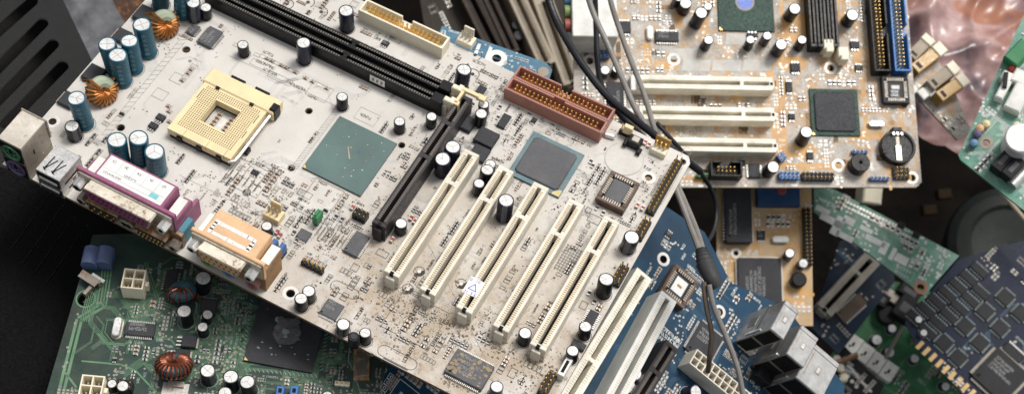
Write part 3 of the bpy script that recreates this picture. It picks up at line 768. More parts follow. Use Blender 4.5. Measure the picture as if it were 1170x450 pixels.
# --- rear connectors -------------------------------------------------
def holed_face(b,x,z,r,y,mr,n=20,depth=3,dark=None,inner=.55):
    """round jack in a face looking along -y: raised ring, recessed well"""
    vs=[]
    R=[(r,y+.1),(r,y-.5),(r*.82,y-.55),(r*.8,y-.1)]
    b.xf=Matrix.Translation((x,0,z))@Matrix.Rotation(PI/2,4,'X')
    b.lathe([(r,-y-.1),(r,-y+.5),(r*.82,-y+.55),(r*.78,-y+.05)],n,mr,cap0=False,cap1=False)
    b.lathe([(.01,-y+.06),(r*.8,-y+.06)],n,dark or mr,cap0=False,cap1=False); b.xf=None
# ps2 stack
o=MB(); o.box(-203,-188.6,-38.6,-18.6,0,28,M['steel_d'],c=.4,mtop=mat('ps2_top',(.62,.57,.50),.5,.35,dust=.4,rust=.1))
o.box(-203.5,-188.2,-18.8,-17.8,14,28.2,M['steel_d'],c=.1)
ps=obj('keyboard_mouse_port',o,B.root); B.reg(-196,-28,16,24)
q=MB(); q.box(-202,-189.6,-38.95,-38.5,.8,27,M['dark'])
q.box(-202.6,-189,-39.1,-38.4,13.2,14.2,M['steel_d'])
obj('port_face',q,ps)
for z,m in((20.3,M['jgreen']),(6.8,M['jpurple'])):
    q=MB(); holed_face(q,-195.8,z,5.6,-39.0,m,dark=m)
    for a in (.5,1.2,1.9,2.7,-.2,-.9): q.disc(-195.8+2.9*math.cos(a),0,.01,0,M['dark'],3) if False else None
    q.box(-196.8,-194.8,-39.25,-39.0,z-.6,z+2.4,M['dark'])
    for a in range(6): 
        cx,cz=-195.8+3*math.cos(a*PI/3+.5),z+3*math.sin(a*PI/3+.5); q.box(cx-.45,cx+.45,-39.25,-39.0,cz-.45,cz+.45,M['dark'])
    obj('jack',q,ps)
q=MB(); q.box(-188.65,-188.5,-31.5,-30.6,15,18.5,M['dark']); q.box(-188.65,-188.5,-26,-25.4,8,9.4,M['tin']); obj('slot_mark',q,ps)
# usb stack
o=MB(); o.box(-182.2,-167.6,-39,-21.6,0,16.4,M['steel'],c=.35)
us=obj('usb_port',o,B.root); B.reg(-175,-30,16,20)
q=MB(); q.box(-181.2,-168.6,-39.3,-38.9,1,15.4,M['dark'])
for z in(4.5,11): q.box(-180.4,-169.4,-39.8,-39.2,z-.2,z+1.4,M['tip'])
q.box(-182,-167.8,-39.5,-38.8,7.4,8.4,M['steel'])
obj('port_face',q,us)
q=MB()
for u in(-178.6,-173.6):
    q.line((u,-36.6),(u+.4,-28.4),.7,16.46,M['dark']); q.line((u,-36.6),(u+3.1,-29.6),.7,16.46,M['dark']); q.line((u-.7,-36),(u+.9,-36.9),.7,16.46,M['dark'])
obj('spring_cut',q,us)
q=MB(); q.box(-167.65,-167.5,-36,-26,9,10.2,M['dark']); q.box(-167.65,-167.5,-34,-24,3,4.2,M['dark']); q.box(-167.7,-167.45,-30,-28,5,8,M['steel_d']); obj('slit',q,us)
def dshell(parent,name,x0,x1,z0,z1,y,dep,met,face,pins=0,down=True,holes=0,pm=None):
    q=MB(); k=(z1-z0)*.32; r=.8
    P=[(x0+r,z1),(x1-r,z1),(x1,z1-r),(x1-k*.7,z0+r),(x1-k*.7-r,z0),(x0+k*.7+r,z0),(x0+k*.7,z0+r),(x0,z1-r)]
    q.xf=Matrix(((1,0,0,0),(0,0,-1,y),(0,1,0,0),(0,0,0,1)))
    q.prism(P,0,dep,met,c=.35)
    cx=sum(p[0] for p in P)/8; cz=(z0+z1)/2
    P2=[(cx+(p[0]-cx)*.955,cz+(p[1]-cz)*.84) for p in P]
    q.prism(P2,dep-.2,dep+.14,face)
    if holes or pins:
        q.xf=None; N=holes or pins
        for row,zz,nn in((0,cz+(z1-z0)*.17,(N+1)//2),(1,cz-(z1-z0)*.17,N//2)):
            for i in range(nn):
                u=cx+(i-(nn-1)/2)*((x1-x0)*.8/max(1,(N+1)//2-1)) if N>2 else cx
                if holes: q.box(u-.5,u+.5,y-dep-.22,y-dep-.1,zz-.5,zz+.5,M['dark'])
                else: q.box(u-.4,u+.4,y-dep-.7,y-dep,zz-.4,zz+.4,pm or M['gold'],c=.15)
    return obj(name,q,parent)
def hexnut(parent,x,z,y,L=6,r=2.9,m=None):
    q=MB(); q.xf=Matrix(((1,0,0,x),(0,0,-1,y),(0,1,0,z),(0,0,0,1)))
    q.lathe([(r*.98,0),(r,.4),(r,L-.5),(r*.86,L)],6,m or M['steel'],cap1=True,ph=.3); q.lathe([(.01,L+.03),(r*.5,L+.03)],12,M['dark'],cap0=False,cap1=False)
    return obj('hex_nut',q,parent)
# parallel port over two small ports
o=MB(); y0=-32.6
o.box(-151.5,-111.6,-31,-16.4,6,25.2,M['purple'],c=.5)
o.box(-160.4,-103.4,y0-.2,-30.6,11.8,26.2,M['purple'],c=.5)
o.box(-108.6,-103.8,-31,-17,0,19.5,M['purple'],c=.5); o.prism([(-108.6,-31),(-103.6,-31),(-103.6,-12),(-105.4,-12)],0,14,M['purple'],c=.4)
o.box(-160.2,-155.5,-31,-20,0,18,M['purple'],c=.5)
o.box(-155.6,-108.5,-30,-18,0,6.2,M['blk'])
pp=obj('parallel_port',o,B.root); B.reg(-132,-24,62,30)
q=MB(); q.box(-159.2,-104.4,y0-1.,y0-.1,13.2,24.6,M['rusty'],c=.2); obj('face_plate',q,pp)
dshell(pp,'port_shell',-151.8,-112.6,14.8,23.6,y0-.9,6.2,M['rusty'],M['purple'],holes=25)
for x in(-156.6,-107.2): hexnut(pp,x,19.4,y0-.9)
q=MB(); z=25.26; q.box(-150.2,-113.0,-30.2,-17.6,z,z+.12,M['paper'])
q2=z+.16
for a in ((-149,-29),(-137,-29)): pass
for k in range(5): q.line((-149.5+k*7.3,-17.9),(-149.5+k*7.3,-25.5),.16,q2,M['paper_line'])
q.line((-149.5,-25.5),(-113.8,-25.5),.16,q2,M['paper_line']); q.line((-149.5,-28.4),(-113.8,-28.4),.16,q2,M['paper_line'])
for k in range(5): q.glyphs(-147.5+k*7.3,-20.8,2,1.3,q2,M['silk_g'],0,k)
q.glyphs(-138,-24.9,9,1.0,q2,M['paper_line'],0,33); q.glyphs(-148,-27.8,14,.9,q2,M['silk_g'],0,34); q.box(-121,-116.4,-28.2,-25.8,z+.12,z+.17,M['ink_teal'])
obj('paper_label',q,pp,smooth=False)
for x in(-155.6,-107.8):
    q=MB(); q.box(x-2.4,x+2.8,-29.5,-18.5,19.2,20.2,M['tip'],c=.2); q.box(x-2.4,x+2.8,-19.2,-18.3,8,20,M['tip'],c=.2); obj('ground_tab',q,pp)
for nm,xa,xb,m in(('serial_port',-153.5,-134.5,M['tealp']),('monitor_port',-124.5,-106.0,M['tealp'])):
    s_=MB(); s_.box(xa-5.5,xb+5.5,-31.2,-22,0,11.4,m,c=.3); s_.box(xa-6,xb+6,-33.4,-31.2,.6,11.4,M['rusty2'],c=.2)
    r_=obj(nm,s_,B.root)
    dshell(r_,'port_shell',xa,xb,1.6,9.8,-33.3,5.8,M['rusty2'],M['brown_d'],pins=9 if nm[0]=='s' else 15,pm=M['gold'])
    for x in(xa-3.6,xb+3.4): hexnut(r_,x,5.6,-33.3,5.6,2.8,M['steel_d'])
# game port over audio jacks
o=MB()
o.box(-87.4,-57.2,-33,-17.2,5,25.6,M['ptal'],c=.6); o.box(-92.6,-51.2,-34.4,-32.2,12.5,26.2,M['ptal'],c=.5)
o.box(-92.2,-51.4,-33.6,-19.0,0,13.2,M['brown_side'],c=.4); o.box(-56.8,-51.2,-32.5,-18.4,13,19.4,M['brown_side'],c=.4); o.box(-92.4,-87.2,-32.5,-18.4,13,19.4,M['ptal'],c=.4)
gp=obj('game_port',o,B.root); B.reg(-72,-27,44,24)
q=MB(); q.box(-91.6,-52.2,-35.2,-34.3,13.2,24.8,M['rusty'],c=.2); obj('face_plate',q,gp)
dshell(gp,'port_shell',-84.8,-60.2,14.8,23.6,-35.1,6.0,M['rusty'],M['ptal'],holes=15)
for x in(-88.6,-56.0): hexnut(gp,x,19.2,-35.1)
for x in(-89.6,-53.8):
    q=MB(); q.box(x-2.4,x+2.4,-30,-19,19.6,20.4,M['tip'],c=.2); obj('ground_tab',q,gp)
for x,m in((-83.4,M['jlime']),(-71,M['jblue']),(-57.5,M['jpink'])):
    q=MB(); q.xf=Matrix(((1,0,0,x),(0,0,-1,-33.4),(0,1,0,6.),(0,0,0,1))); q.lathe([(3.6,0),(3.6,3.6),(3.3,4),(2.0,4),(1.9,.4)],20,m,cap1=False); q.lathe([(.01,1),(2,1)],16,M['dark'],cap0=False,cap1=False); obj('audio_jack',q,gp)
q=MB(); z=25.66
rg=random.Random(4)
def torn(x0,x1,y0,y1,w):
    for a,c,n in(((x0,y0),(x1,y0),14),((x1,y0),(x1,y1),6),((x1,y1),(x0,y1),14),((x0,y1),(x0,y0),6)):
        for i in range(n):
            t0,t1=i/n,(i+1)/n; ax,ay=a[0]+(c[0]-a[0])*t0,a[1]+(c[1]-a[1])*t0; bx_,by_=a[0]+(c[0]-a[0])*t1,a[1]+(c[1]-a[1])*t1
            q.line((ax,ay),(bx_,by_),w*rg.uniform(.75,1.15),z+.005*(i%2),M['paper'])
torn(-84.2,-62.6,-30.4,-24.2,2.0); obj('torn_label',q,gp,smooth=False)
# --- stickers
q=MB(); x,y=B.loc(541,328,11.4); z=11.42
q.add([(x-3.9,y-5,z),(x+3.9,y-4.6,z),(x+3.9,y+5.0,z),(x-3.9,y+5.2,z)],[[0,1,2,3]],M['paper'])
q.outline([(x-2.1,y-1.7),(x+2.1,y-1.7),(x,y+1.9)],.4,z+.05,M['ink_blue'])
for u,v,t in((-3.6,2.6,'0'),(-.6,3.0,'10'),(-3.4,-4.6,'31'),(.2,-4.4,'5 6')): q.text(t,x+u,y+v,2.4,z+.05,M['ink_blue'])
obj('sticker',q,B.root,smooth=False)
q=MB(); x,y=B.loc(432,92,5); q.xf=Matrix(((1,0,0,x),(0,0,-1,102.92),(0,1,0,5.2),(0,0,0,1)))
q.box(-4.6,4.6,-2.5,2.8,0,.08,M['paper']); [q.prism([(u,-1.4),(u+1.2,-1.6),(u+1.6,1.2),(u+.3,1.4)],.08,.12,M['silk_g']) for u in(-3.4,-.8,1.8)]
obj('sticker',q,B.root)
# --- printed drawing: outlines, ladders, ruled lines, text
K=M['silk_k']; G=M['silk_g']; SK=B.silk; Z=.14
def Wp(px,py): return B.loc(px,py)
# ladder beside the coils
a=Vector(Wp(205,46)); c=Vector(Wp(116,154))
for o in(0,3.4): SK.line((a.x+o,a.y),(c.x+o,c.y),.18,Z,G)
for i in range(22):
    p=a.lerp(c,i/21); SK.line((p.x,p.y),(p.x+3.4,p.y+2.2),.16,Z,G)
a=Vector(Wp(404,84)); 
for i in range(26):
    y=34+i*1.9; SK.line((-79.5,y),(-76.6,y+2),.16,Z,G)
SK.line((-79.5,33),(-79.5,84),.16,Z,G); SK.line((-76.6,33),(-76.6,84),.16,Z,G)
SK.orect(-106,-85,10,27,.2,Z,K); 
for i in range(6): SK.line((-104.5+i*3.2,12),(-104.5+i*3.2,25),.5,Z,G); SK.glyphs(-103.9+i*3.2,13,8,.9,Z,G,PI/2,i)
for px0,py0,px1,py1 in ((262,64,385,122),(258,168,330,222),(270,140,300,105),(205,200,330,262),(292,250,350,210),(470,240,560,420)):
    SK.line(Wp(px0,py0),Wp(px1,py1),.16,Z,G)
SK.orect(-68,-56,79,87,.16,Z,G); SK.glyphs(-66,82,5,1.6,Z,G,0,3)
SK.orect(-65,-48,14,36,.2,Z,K); SK.box(-64,-49,15,35,.10,.12,MATS['yellowed_film']); SK.orect(-57,-54.6,16,18.4,.2,Z,K)
for i in range(10): SK.glyphs(-47+i*2.1,6,9,.9,Z,G,PI/2,i+40); SK.line((-47.6+i*2.1,4),(-47.6+i*2.1,20),.16,Z,K)
x,y=Wp(472,365); SK.orect(x-12,x+14,y-11,y+12,.22,Z,K); SK.text('BIT/BIOS',x-1,y-7.5,2.6,Z,K,PI/2) if False else SK.glyphs(x-.5,y-6,8,2.2,Z,K,PI/2,5)
x,y=Wp(454,408)
for (u,v,L,W_) in ((0,0,15,6),): 
    pts=[(x-L/2+3*math.cos(t),y+3*math.sin(t)) for t in [PI/2+PI*i/8 for i in range(9)]]+[(x+L/2+3*math.cos(t),y+3*math.sin(t)) for t in [-PI/2+PI*i/8 for i in range(9)]]
    SK.outline(pts,.24,Z,K); None; SK.line((x-L/2+2,y-3.6),(x+L/2,y-3.6),.5,Z,K)
x,y=Wp(394,331)
pts=[(x-5+2.8*math.cos(t),y+2.8*math.sin(t)) for t in [PI/2+PI*i/8 for i in range(9)]]+[(x+5+2.8*math.cos(t),y+2.8*math.sin(t)) for t in [-PI/2+PI*i/8 for i in range(9)]]
SK.outline(pts,.24,Z,K)
for px,py in ((466,330),(479,310),(527,324)):   # half-moon capacitor outlines
    x,y=Wp(px,py); SK.ring(x,y,2.6,2.9,Z,K,24); SK.ring(x,y,0,2.6,Z+.01,K,12,-PI*.6,PI*.25); SK.disc(x,y,1.,Z+.02,M['pad_w'],10)
for px,py in ((328,5),(352,3),(540,85),(543,63),(367,14)):
    x,y=Wp(px,py); SK.ring(x,y,3.4,3.8,Z,K,24,-.6,2.4); SK.ring(x,y,0,1.1,Z,K,10)
x,y=Wp(450,44); SK.orect(x-4.4,x+4.4,y-2,y+2,.22,Z,K); SK.text('IDE3' if False else '001',x-2.7,y-1.2,3.1,Z,K)
for i in range(6):
    for j in range(10): 
        x,y=Wp(648,295); SK.ring(x-3+i*1.5,y-8+j*1.7,.35,.62,Z,K,8)
for px,py in ((486,370),(563,397),(606,140),(518,213),(487,340),(413,330),(655,228),(217,70),(425,405),(497,215)): x,y=Wp(px,py); SK.ring(x,y,.45,.85,Z,K,12)
for i in range(5):   # hatched frame left of the DIMM slots
    x,y=Wp(180+i*1,90+i*1)
for px,py,w,l in ((183,108,7,6),(203,90,7,6),(235,122,3,3),(298,75,12,4),(320,90,14,4),(365,105,12,10),(640,170,8,18),(603,235,10,6),(770,200,4,40),(712,228,6,4)):
    x,y=Wp(px,py); SK.orect(x-w/2,x+w/2,y-l/2,y+l/2,.2,Z,G)
for px,py,n,d in ((292,70,9,0),(300,80,7,0),(330,96,8,0),(300,60,5,0),(352,110,4,0),(445,118,5,1),(745,225,12,1),(560,208,4,0),(540,70,6,0),(590,235,5,1)):
    x,y=Wp(px,py); SK.glyphs(x,y,n,1.6,Z,G,PI/2*d,px)
for px,py,n,dx,dy in ((155,180,6,0,-2.6),(222,76,5,0,-2.8),(193,122,6,2.,-2.7),(275,165,5,0,-2.6),(436,105,7,3.3,0),(300,65,8,3,0),(380,35,12,4.2,0),(270,52,14,4.4,0),(395,80,12,4.4,0)):
    x,y=Wp(px,py)
    for i in range(n):
        cx,cy=x+dx*i,y+dy*i
        if not B.free(cx-1,cx+1,cy-1,cy+1): continue
        SK.orect(cx-1.7,cx+1.7,cy-1.05,cy+1.05,.16,Z,G); B.smd.append(('chip_capacitor',cx,cy,0,2.2,1.4,True)) if (i*7+px)%3 else B.pads.rect(cx-1.2,cx+1.2,cy-.6,cy+.6,.1,M['pad_w'])
        B.reg(cx,cy,3.4,2.1,.2)
for px,py,k in ((232,275,'glass_diode'),(240,276,'glass_diode'),(317,266,'glass_diode'),(320,270,'glass_diode'),(728,236,'glass_diode'),(734,239,'glass_diode'),(737,164,'glass_diode'),(741,167,'glass_diode'),(470,250,'glass_diode'),(474,254,'glass_diode'),(448,275,'glass_diode'),(403,238,'glass_diode'),
   (384,248,'chip_resistor'),(391,251,'chip_resistor'),(339,275,'chip_resistor'),(336,266,'chip_resistor'),(675,185,'chip_resistor'),(677,190,'chip_resistor'),(682,238,'chip_resistor'),(689,244,'chip_resistor'),(673,335,'chip_resistor'),(679,345,'chip_resistor'),(540,120,'chip_resistor'),(569,135,'chip_resistor'),(571,123,'chip_resistor')):
    x,y=B.loc(px,py); B.smd.append((kind:=k,x,y,PI/2,3.0,1.6,True)); B.reg(x,y,2.4,3.6,.3)
# clear areas that stay empty
for a in ((-108,-82,48,98),(-175,-152,28,74),(-150,-100,68,98),(-108,-68,34,44),(-168,-150,-8,26),(-70,-45,86,97)): B.occ.append(a)
q_=[(60,60),(60,60)]
PAL=dict(silk=M['silk_g'],pad=M['pad_k'],trace=M['trace_w'],cap=.6)
PAL['lw']=1.5; PALK=dict(silk=M['silk_k'],pad=M['pad_k'],trace=M['trace_w'],cap=.5,lw=1.5)
populate(B,[(-100,-34),(98,-34),(98,0),(-100,34)],190,PALK,.95)
populate(B,[(-48,0),(98,0),(98,145),(-48,145)],320,PALK,.85)
populate(B,[(-24,84),(98,84),(98,145),(-24,145)],190,PALK,.8)
populate(B,[(-100,0),(-24,0),(-24,40),(-100,40)],110,PALK,.85)
populate(B,[(-204,-18),(-48,-18),(-48,150),(-204,150)],260,PAL,.85)
populate(B,[(-106,-14),(-48,-14),(-48,30),(-106,30)],50,PALK,.85)
# faint traces under the white mask
rg=random.Random(9)
for i in range(0):
    x,y=rg.uniform(-200,90),rg.uniform(-30,140); d=rg.choice((0,1,2,3))*PI/4; n=rg.randint(3,9); L=rg.uniform(12,45); e=d+rg.choice((-1,1))*PI/4
    for k in range(n):
        ax,ay=x-math.sin(d)*k*.9,y+math.cos(d)*k*.9; bx_,by_=ax+math.cos(d)*L,ay+math.sin(d)*L; cx,cy=bx_+math.cos(e)*L*.5,by_+math.sin(e)*L*.5
        if all(-203<u<97 and -34<v<143 for u,v in((ax,ay),(bx_,by_),(cx,cy))): B.tr.line((ax,ay),(bx_,by_),.22,.04,M['trace_w']); B.tr.line((bx_,by_),(cx,cy),.22,.04,M['trace_w'])
# crumbs of dirt lying on it
cr=MB(); rg=random.Random(3)
for i in range(1500):
    t=rg.random()
    if t<.55:
        k=rg.randrange(5); x=20.32*k+rg.gauss(2,6.5); y=rg.gauss(-3,6)
    elif t<.72: x,y=rg.gauss(18,10),rg.gauss(-14,8)
    elif t<.85: x,y=rg.uniform(46,67),rg.gauss(-30,3)
    else: x,y=rg.uniform(-30,96),rg.uniform(-34,90)
    if not(-205<x<98 and -36<y<145): continue
    if not B.free(x-.1,x+.1,y-.1,y+.1) and rg.random()<.7: continue
    r=rg.choice((.18,.25,.3,.45,.7)); n=5; ph=rg.random()*6
    cr.lathe([(r*rg.uniform(.7,1),.0),(r*rg.uniform(.6,.9),r*.5),(r*.2,r*.8)],n,M['crumb'],x,y,ph=ph)
q=cr; rg=random.Random(12)
for i in range(34):   # dried mud flakes on the sound chip
    u,v=rg.uniform(47.5,66),rg.uniform(-29,-16.5)
    if i<20: u=rg.choice((rg.uniform(47.5,54),rg.uniform(57,66)))
    n=7; r=rg.uniform(.4,1.5); q.prism([(u+r*rg.uniform(.5,1.3)*math.cos(2*PI*k/n),v+r*rg.uniform(.5,1.1)*math.sin(2*PI*k/n)) for k in range(n)],3.04,3.08+rg.uniform(.01,.09),mat('dried_mud',(.26,.19,.11),.9,dust=.4))
stuff(obj('dirt_crumbs',cr,B.root,(0,0,.08)))
B.panel(OUT,M['white'],M['white_edge'],holes=B.holes)
B.finish()
# ================================================================== DARK GREEN BOARD, under the white one
B=GB=board_px('green_motherboard','dark green motherboard with two small square power sockets, under the white board','motherboard',180,370,800,(.0809,-.52,-.85),xdir=(100,9),seed=21)
B.sm=M['silk_dim']
def pts(*a): return [B.loc(*p) for p in a]
OUTG=pts((106,268),(47,468),(60,500),(420,500),(448,392),(340,262))
x,y=B.loc(98,341); hole_pad(B,x,y,4.2,False); B.pads.ring(x,y,4.4,5.2,.1,M['trace_g'],24)
def power_socket(px,py,nx,ny,m,h=10,name='power_socket',rz=0,pit=4.6):
    x,y=B.loc(px,py,h); w,l=nx*pit+1.4,ny*pit+1.4; q=MB()
    q.box(-w/2,w/2,-l/2,l/2,0,2,m); t=.75
    for i in range(nx+1):
        u=-w/2+t/2+i*(w-t)/nx; q.box(u-t/2,u+t/2,-l/2,l/2,1.9,h,m,c=.12)
    for j in range(ny+1):
        v=-l/2+t/2+j*(l-t)/ny
        for i in range(nx):
            u=-w/2+t/2+i*(w-t)/nx; q.box(u+t/2-.02,u+(w-t)/nx-t/2+.02,v-t/2,v+t/2,1.9,h-.04,m,c=.12)
    q.rect(-w/2+.4,w/2-.4,-l/2+.4,l/2-.4,2.05,M['brown_d'])
    q.box(w/2-.1,w/2+1.6,-1.4,1.4,1,h*.62,m,c=.3)
    o=obj(name,q,B.root,(x,y,0),rz); q=MB()
    for i in range(nx):
        for j in range(ny): u,v=(i-(nx-1)/2)*(w-t)/nx,(j-(ny-1)/2)*(l-t)/ny; q.box(u-.5,u+.5,v-.5,v+.5,2,h*.7,M['tin_d'],c=.2)
    obj('pins',q,o); c,s_=abs(math.cos(rz)),abs(math.sin(rz)); B.reg(x,y,c*w+s_*l+3,c*l+s_*w+2); return o
power_socket(152.5,318,2,2,M['cream'],11,pit=4.9); power_socket(104.5,440,2,2,M['cream'],11,pit=4.9)
x,y=B.loc(160,376,1.6); leaded(B,'controller_chip',x,y,0,15,7.4,2,14,0,M['mould'],2,5,lead=1.3)
x,y=B.loc(195,320,1.6); leaded(B,'small_chip',x,y,0,6,12,1.8,0,8,M['mould'],0,5,mk=False)
crystal(B,133.5,372,11,4.4,PI/2,3.4)
for px,py,d,h,s in ((229,317,8.6,12,'black'),(210.5,356.5,8,10.5,'black'),(235,359,5.6,7,'black'),(231.5,373.5,5.6,7,'black'),(237,422.5,8,11,'black'),(263.5,431,8,11,'black'),(284,436,8,11,'black'),(128,437,5,6.5,'black'),(376,452,6,8,'black'),(140,440,6,8,'black'),(258,448,7,10,'black')): capacitor(B,px,py,d,h,s)
toroid(B,209,334,14.5,6.5,M['core_b'],M['copper_r'],-.35,.35,6,h=5,wt=.08,gap=3.4,off=1.2)
toroid(B,199,419,16.5,6,M['core_b'],M['copper_r'],-.5,.0,21,h=5,wt=.12,gap=.5,off=1.5)
for px,py in ((216,389),(208,405)): dpak(B,px,py,-PI/2,6.6,7.4,2.6)
dpak(B,238,349,0,8,9,3)
cx,cy=B.loc(327,381,1.5); o=bga(B,'northbridge_chip',cx,cy,-.10,35,37,M['mould'],None)
q=MB(); rg=random.Random(8); n_=16; q.prism([(8.4*rg.uniform(.85,1.12)*math.cos(2*PI*i/n_)*(1 if abs(math.cos(2*PI*i/n_))<.8 else .9),7.6*rg.uniform(.85,1.12)*math.sin(2*PI*i/n_)) for i in range(n_)],0,.9,mat('smeared_paste',(.10,.10,.11),.5,dust=.8,var=.6,sc=.6,dcol=(.26,.25,.24)),c=.3); [q.prism([(u_+r_*rg.uniform(.6,1.3)*math.cos(2*PI*i/9),v_+r_*rg.uniform(.6,1.2)*math.sin(2*PI*i/9)) for i in range(9)],.8,.9+rg.uniform(.1,.7),M['silk_dim'] if rg.random()<.25 else MATS['smeared_paste'],c=.15) for u_,v_,r_ in [(rg.uniform(-6.5,6.5),rg.uniform(-6,6),rg.uniform(.8,3)) for _ in range(22)]]; obj('chip_die',q,o,(0,1.5,1.4))
q=MB(); 
for i in range(26): u,v=rg.uniform(-16,16),rg.uniform(-17,17); q.box(u,u+rg.uniform(.4,1.2),v,v+rg.uniform(.4,.9),1.4,1.46,M['silk_dim'])
obj('chip_print',q,o,smooth=False); B.reg(cx,cy,40,44)
for i in range(17):   # silkscreen comb around that chip
    for sg in(-1,1): B.silk.line((cx-18+i*2.2,cy+sg*20.4),(cx-17+i*2.2,cy+sg*21.8),.35,.13,M['silk_dim']); B.silk.line((cx+sg*19.4,cy-18+i*2.2),(cx+sg*20.8,cy-17+i*2.2),.35,.13,M['silk_dim'])
for px in (320,336):
    x,y=B.loc(px,446,6); q=MB(); q.box(-2,2,-2.6,2.6,0,6.5,M['blue_h'],c=.4); q.box(-.9,.9,-1.2,1.2,6.5,6.55,M['dark']); obj('blue_header',q,B.root,(x,y,0)); B.reg(x,y,5,6)
for px in(103,119):   # pale blue double jack at the top edge
    x,y=B.loc(px,291,8); q=MB(); q.tube([(0,-5,5),(0,5,5)],[4.4,4.4],mat('pale_blue_plastic',(.075,.12,.26),.45,dust=.15),14); q.box(-4.2,4.2,-4.5,4.5,0,4,MATS['pale_blue_plastic'],c=.3); obj('audio_jack',q,B.root,(x,y,0)); B.reg(x,y,10,11)
x,y=B.loc(104,318,3); q=MB(); q.xf=Matrix.Rotation(-.5,4,'Z'); q.box(-6,6,-1,1.2,0,5,M['steel_d'],c=.2); q.box(-5.5,5.5,-3.4,1,4.6,5.3,M['steel_d'],c=.1); q.box(2,4,-9,-2,.4,3.6,M['steel_d'],c=.2); q.box(-1,7,1,3,3.4,4,M['steel'],c=.1); obj('metal_clip',q,B.root,(x,y,0)); B.reg(x,y,14,14)
x,y=B.loc(200,445,1); q=MB(); q.box(-6.5,6.5,-4,4,0,.5,M['tin']); q.box(-4,4,1.5,4.4,.5,2,M['tin_d']); obj('shield_tab',q,B.root,(x,y,0)); B.reg(x,y,13,9)
x,y=B.loc(413,416,1); q=MB(); q.box(-4,4,-8.5,8.5,0,1.6,M['rusty2'],c=.3); q.box(-2.6,2.6,-6,6,1.6,2,M['steel_d']); obj('rusty_plate',q,B.root,(x,y,0),.1); B.reg(x,y,10,18)
x,y=B.loc(143,441,4); pin_header(B,x,y,0,3,2,M['blk'],hp=7,base=6.5)
x,y=B.loc(391,437,2); pin_header(B,x,y,0,3,1,M['ivory'],hp=4,base=1.5)
def pathline(P,w,m,n=1,gap=.8,z=.04):
    L=[Vector(B.loc(*p)) for p in P]
    for k in range(n):
        for i in range(len(L)-1):
            d=(L[i+1]-L[i]).normalized(); o=Vector((-d.y,d.x))*gap*k; B.tr.line(L[i]+o,L[i+1]+o,w,z,m)
pathline([(69,462),(93,366),(121,349)],1.5,M['trace_g'],2,2.4); pathline([(75,426),(88,443),(97,462)],1.1,M['trace_g'],1)
pathline([(94,412),(138,416),(155,423),(178,447)],.9,M['trace_g'],1); pathline([(121,349),(126,318),(128,300)],.8,M['trace_g'],4,1.5)
pathline([(100,334),(92,366)],.4,M['trace_g'],5,1.); pathline([(165,300),(180,345),(198,352),(195,372)],.5,M['trace_g'],2,1.2)
pathline([(400,390),(398,412),(405,425),(412,450)],.5,M['silk_dim'],1); pathline([(250,350),(262,372),(262,400)],.35,M['trace_g'],7,.9); pathline([(330,430),(360,436),(372,450)],.35,M['trace_g'],6,.9)
B.occ.append((*sorted((B.loc(72,440)[0],B.loc(125,400)[0])),*sorted((B.loc(72,440)[1],B.loc(80,345)[1]))))
PALG=dict(silk=M['silk_dim'],pad=M['tin_d'],trace=M['trace_g'],cap=.45)
populate(B,pts((120,320),(118,400),(185,420),(200,330)),52,PALG,1.,cl=(2,4)); populate(B,pts((95,330),(60,455),(300,470),(300,330),(200,290)),190,PALG,.95)
populate(B,pts((240,330),(235,460),(440,470),(440,380)),200,PALG,.9); populate(B,pts((215,300),(215,450),(300,450),(300,340)),90,PALG,.9)
PB=B; PB.panel(OUTG,M['green'],M['green_edge'],holes=B.holes); B.finish()

# ================================================================== BLUE BOARD, right below the white one
B=BB=board_px('blue_motherboard','blue motherboard with white card slots and three bare metal port boxes','motherboard',700,400,866,(.42,-.27,-.866),ydir=(.52,-.86),seed=31)
B.sm=M['silk_w']
OUTB=pts((441,412),(405,470),(500,560),(960,530),(965,440),(900,352),(835,322),(805,265),(760,235),(650,280))
def slot_px(name,far,near,H,W,pl,pk,h=None,**k):
    a=Vector(B.loc(*far,H)); c=Vector(B.loc(*near,H)); d=a-c; rz=math.atan2(d.y,d.x)-PI/2
    return slot(B,name,c.x,c.y,rz,round(d.length,1),W,H,pl,pk,**k)
slot_px('pci_slot',(737,312),(630,487),13,11,M['white_t'],M['soft_contact'],key=.58)
slot_px('pci_slot',(765,338),(672,512),17,11,M['ivory_g'],M['soft_contact'],key=.70)
slot_px('agp_slot',(769,393),(702,500),14,9,M['agp'],M['agp_pocket'],key=.3)
x,y=B.loc(776,327,5); plcc_socket(B,x,y,0,17.5,20,M['plccb'],M['mould'],6,M['paper'])
x,y=B.loc(805,392,2); leaded(B,'lan_chip',x,y,0,17,21,2.4,16,18,M['mould'],3,3,lead=1.4)
power_socket(826,434,10,2,M['ivory'],13,'power_socket',0,4.3)
for px,py in ((728,426.5),(720,441),(794,447)): capacitor(B,px,py,8,9,'navy')
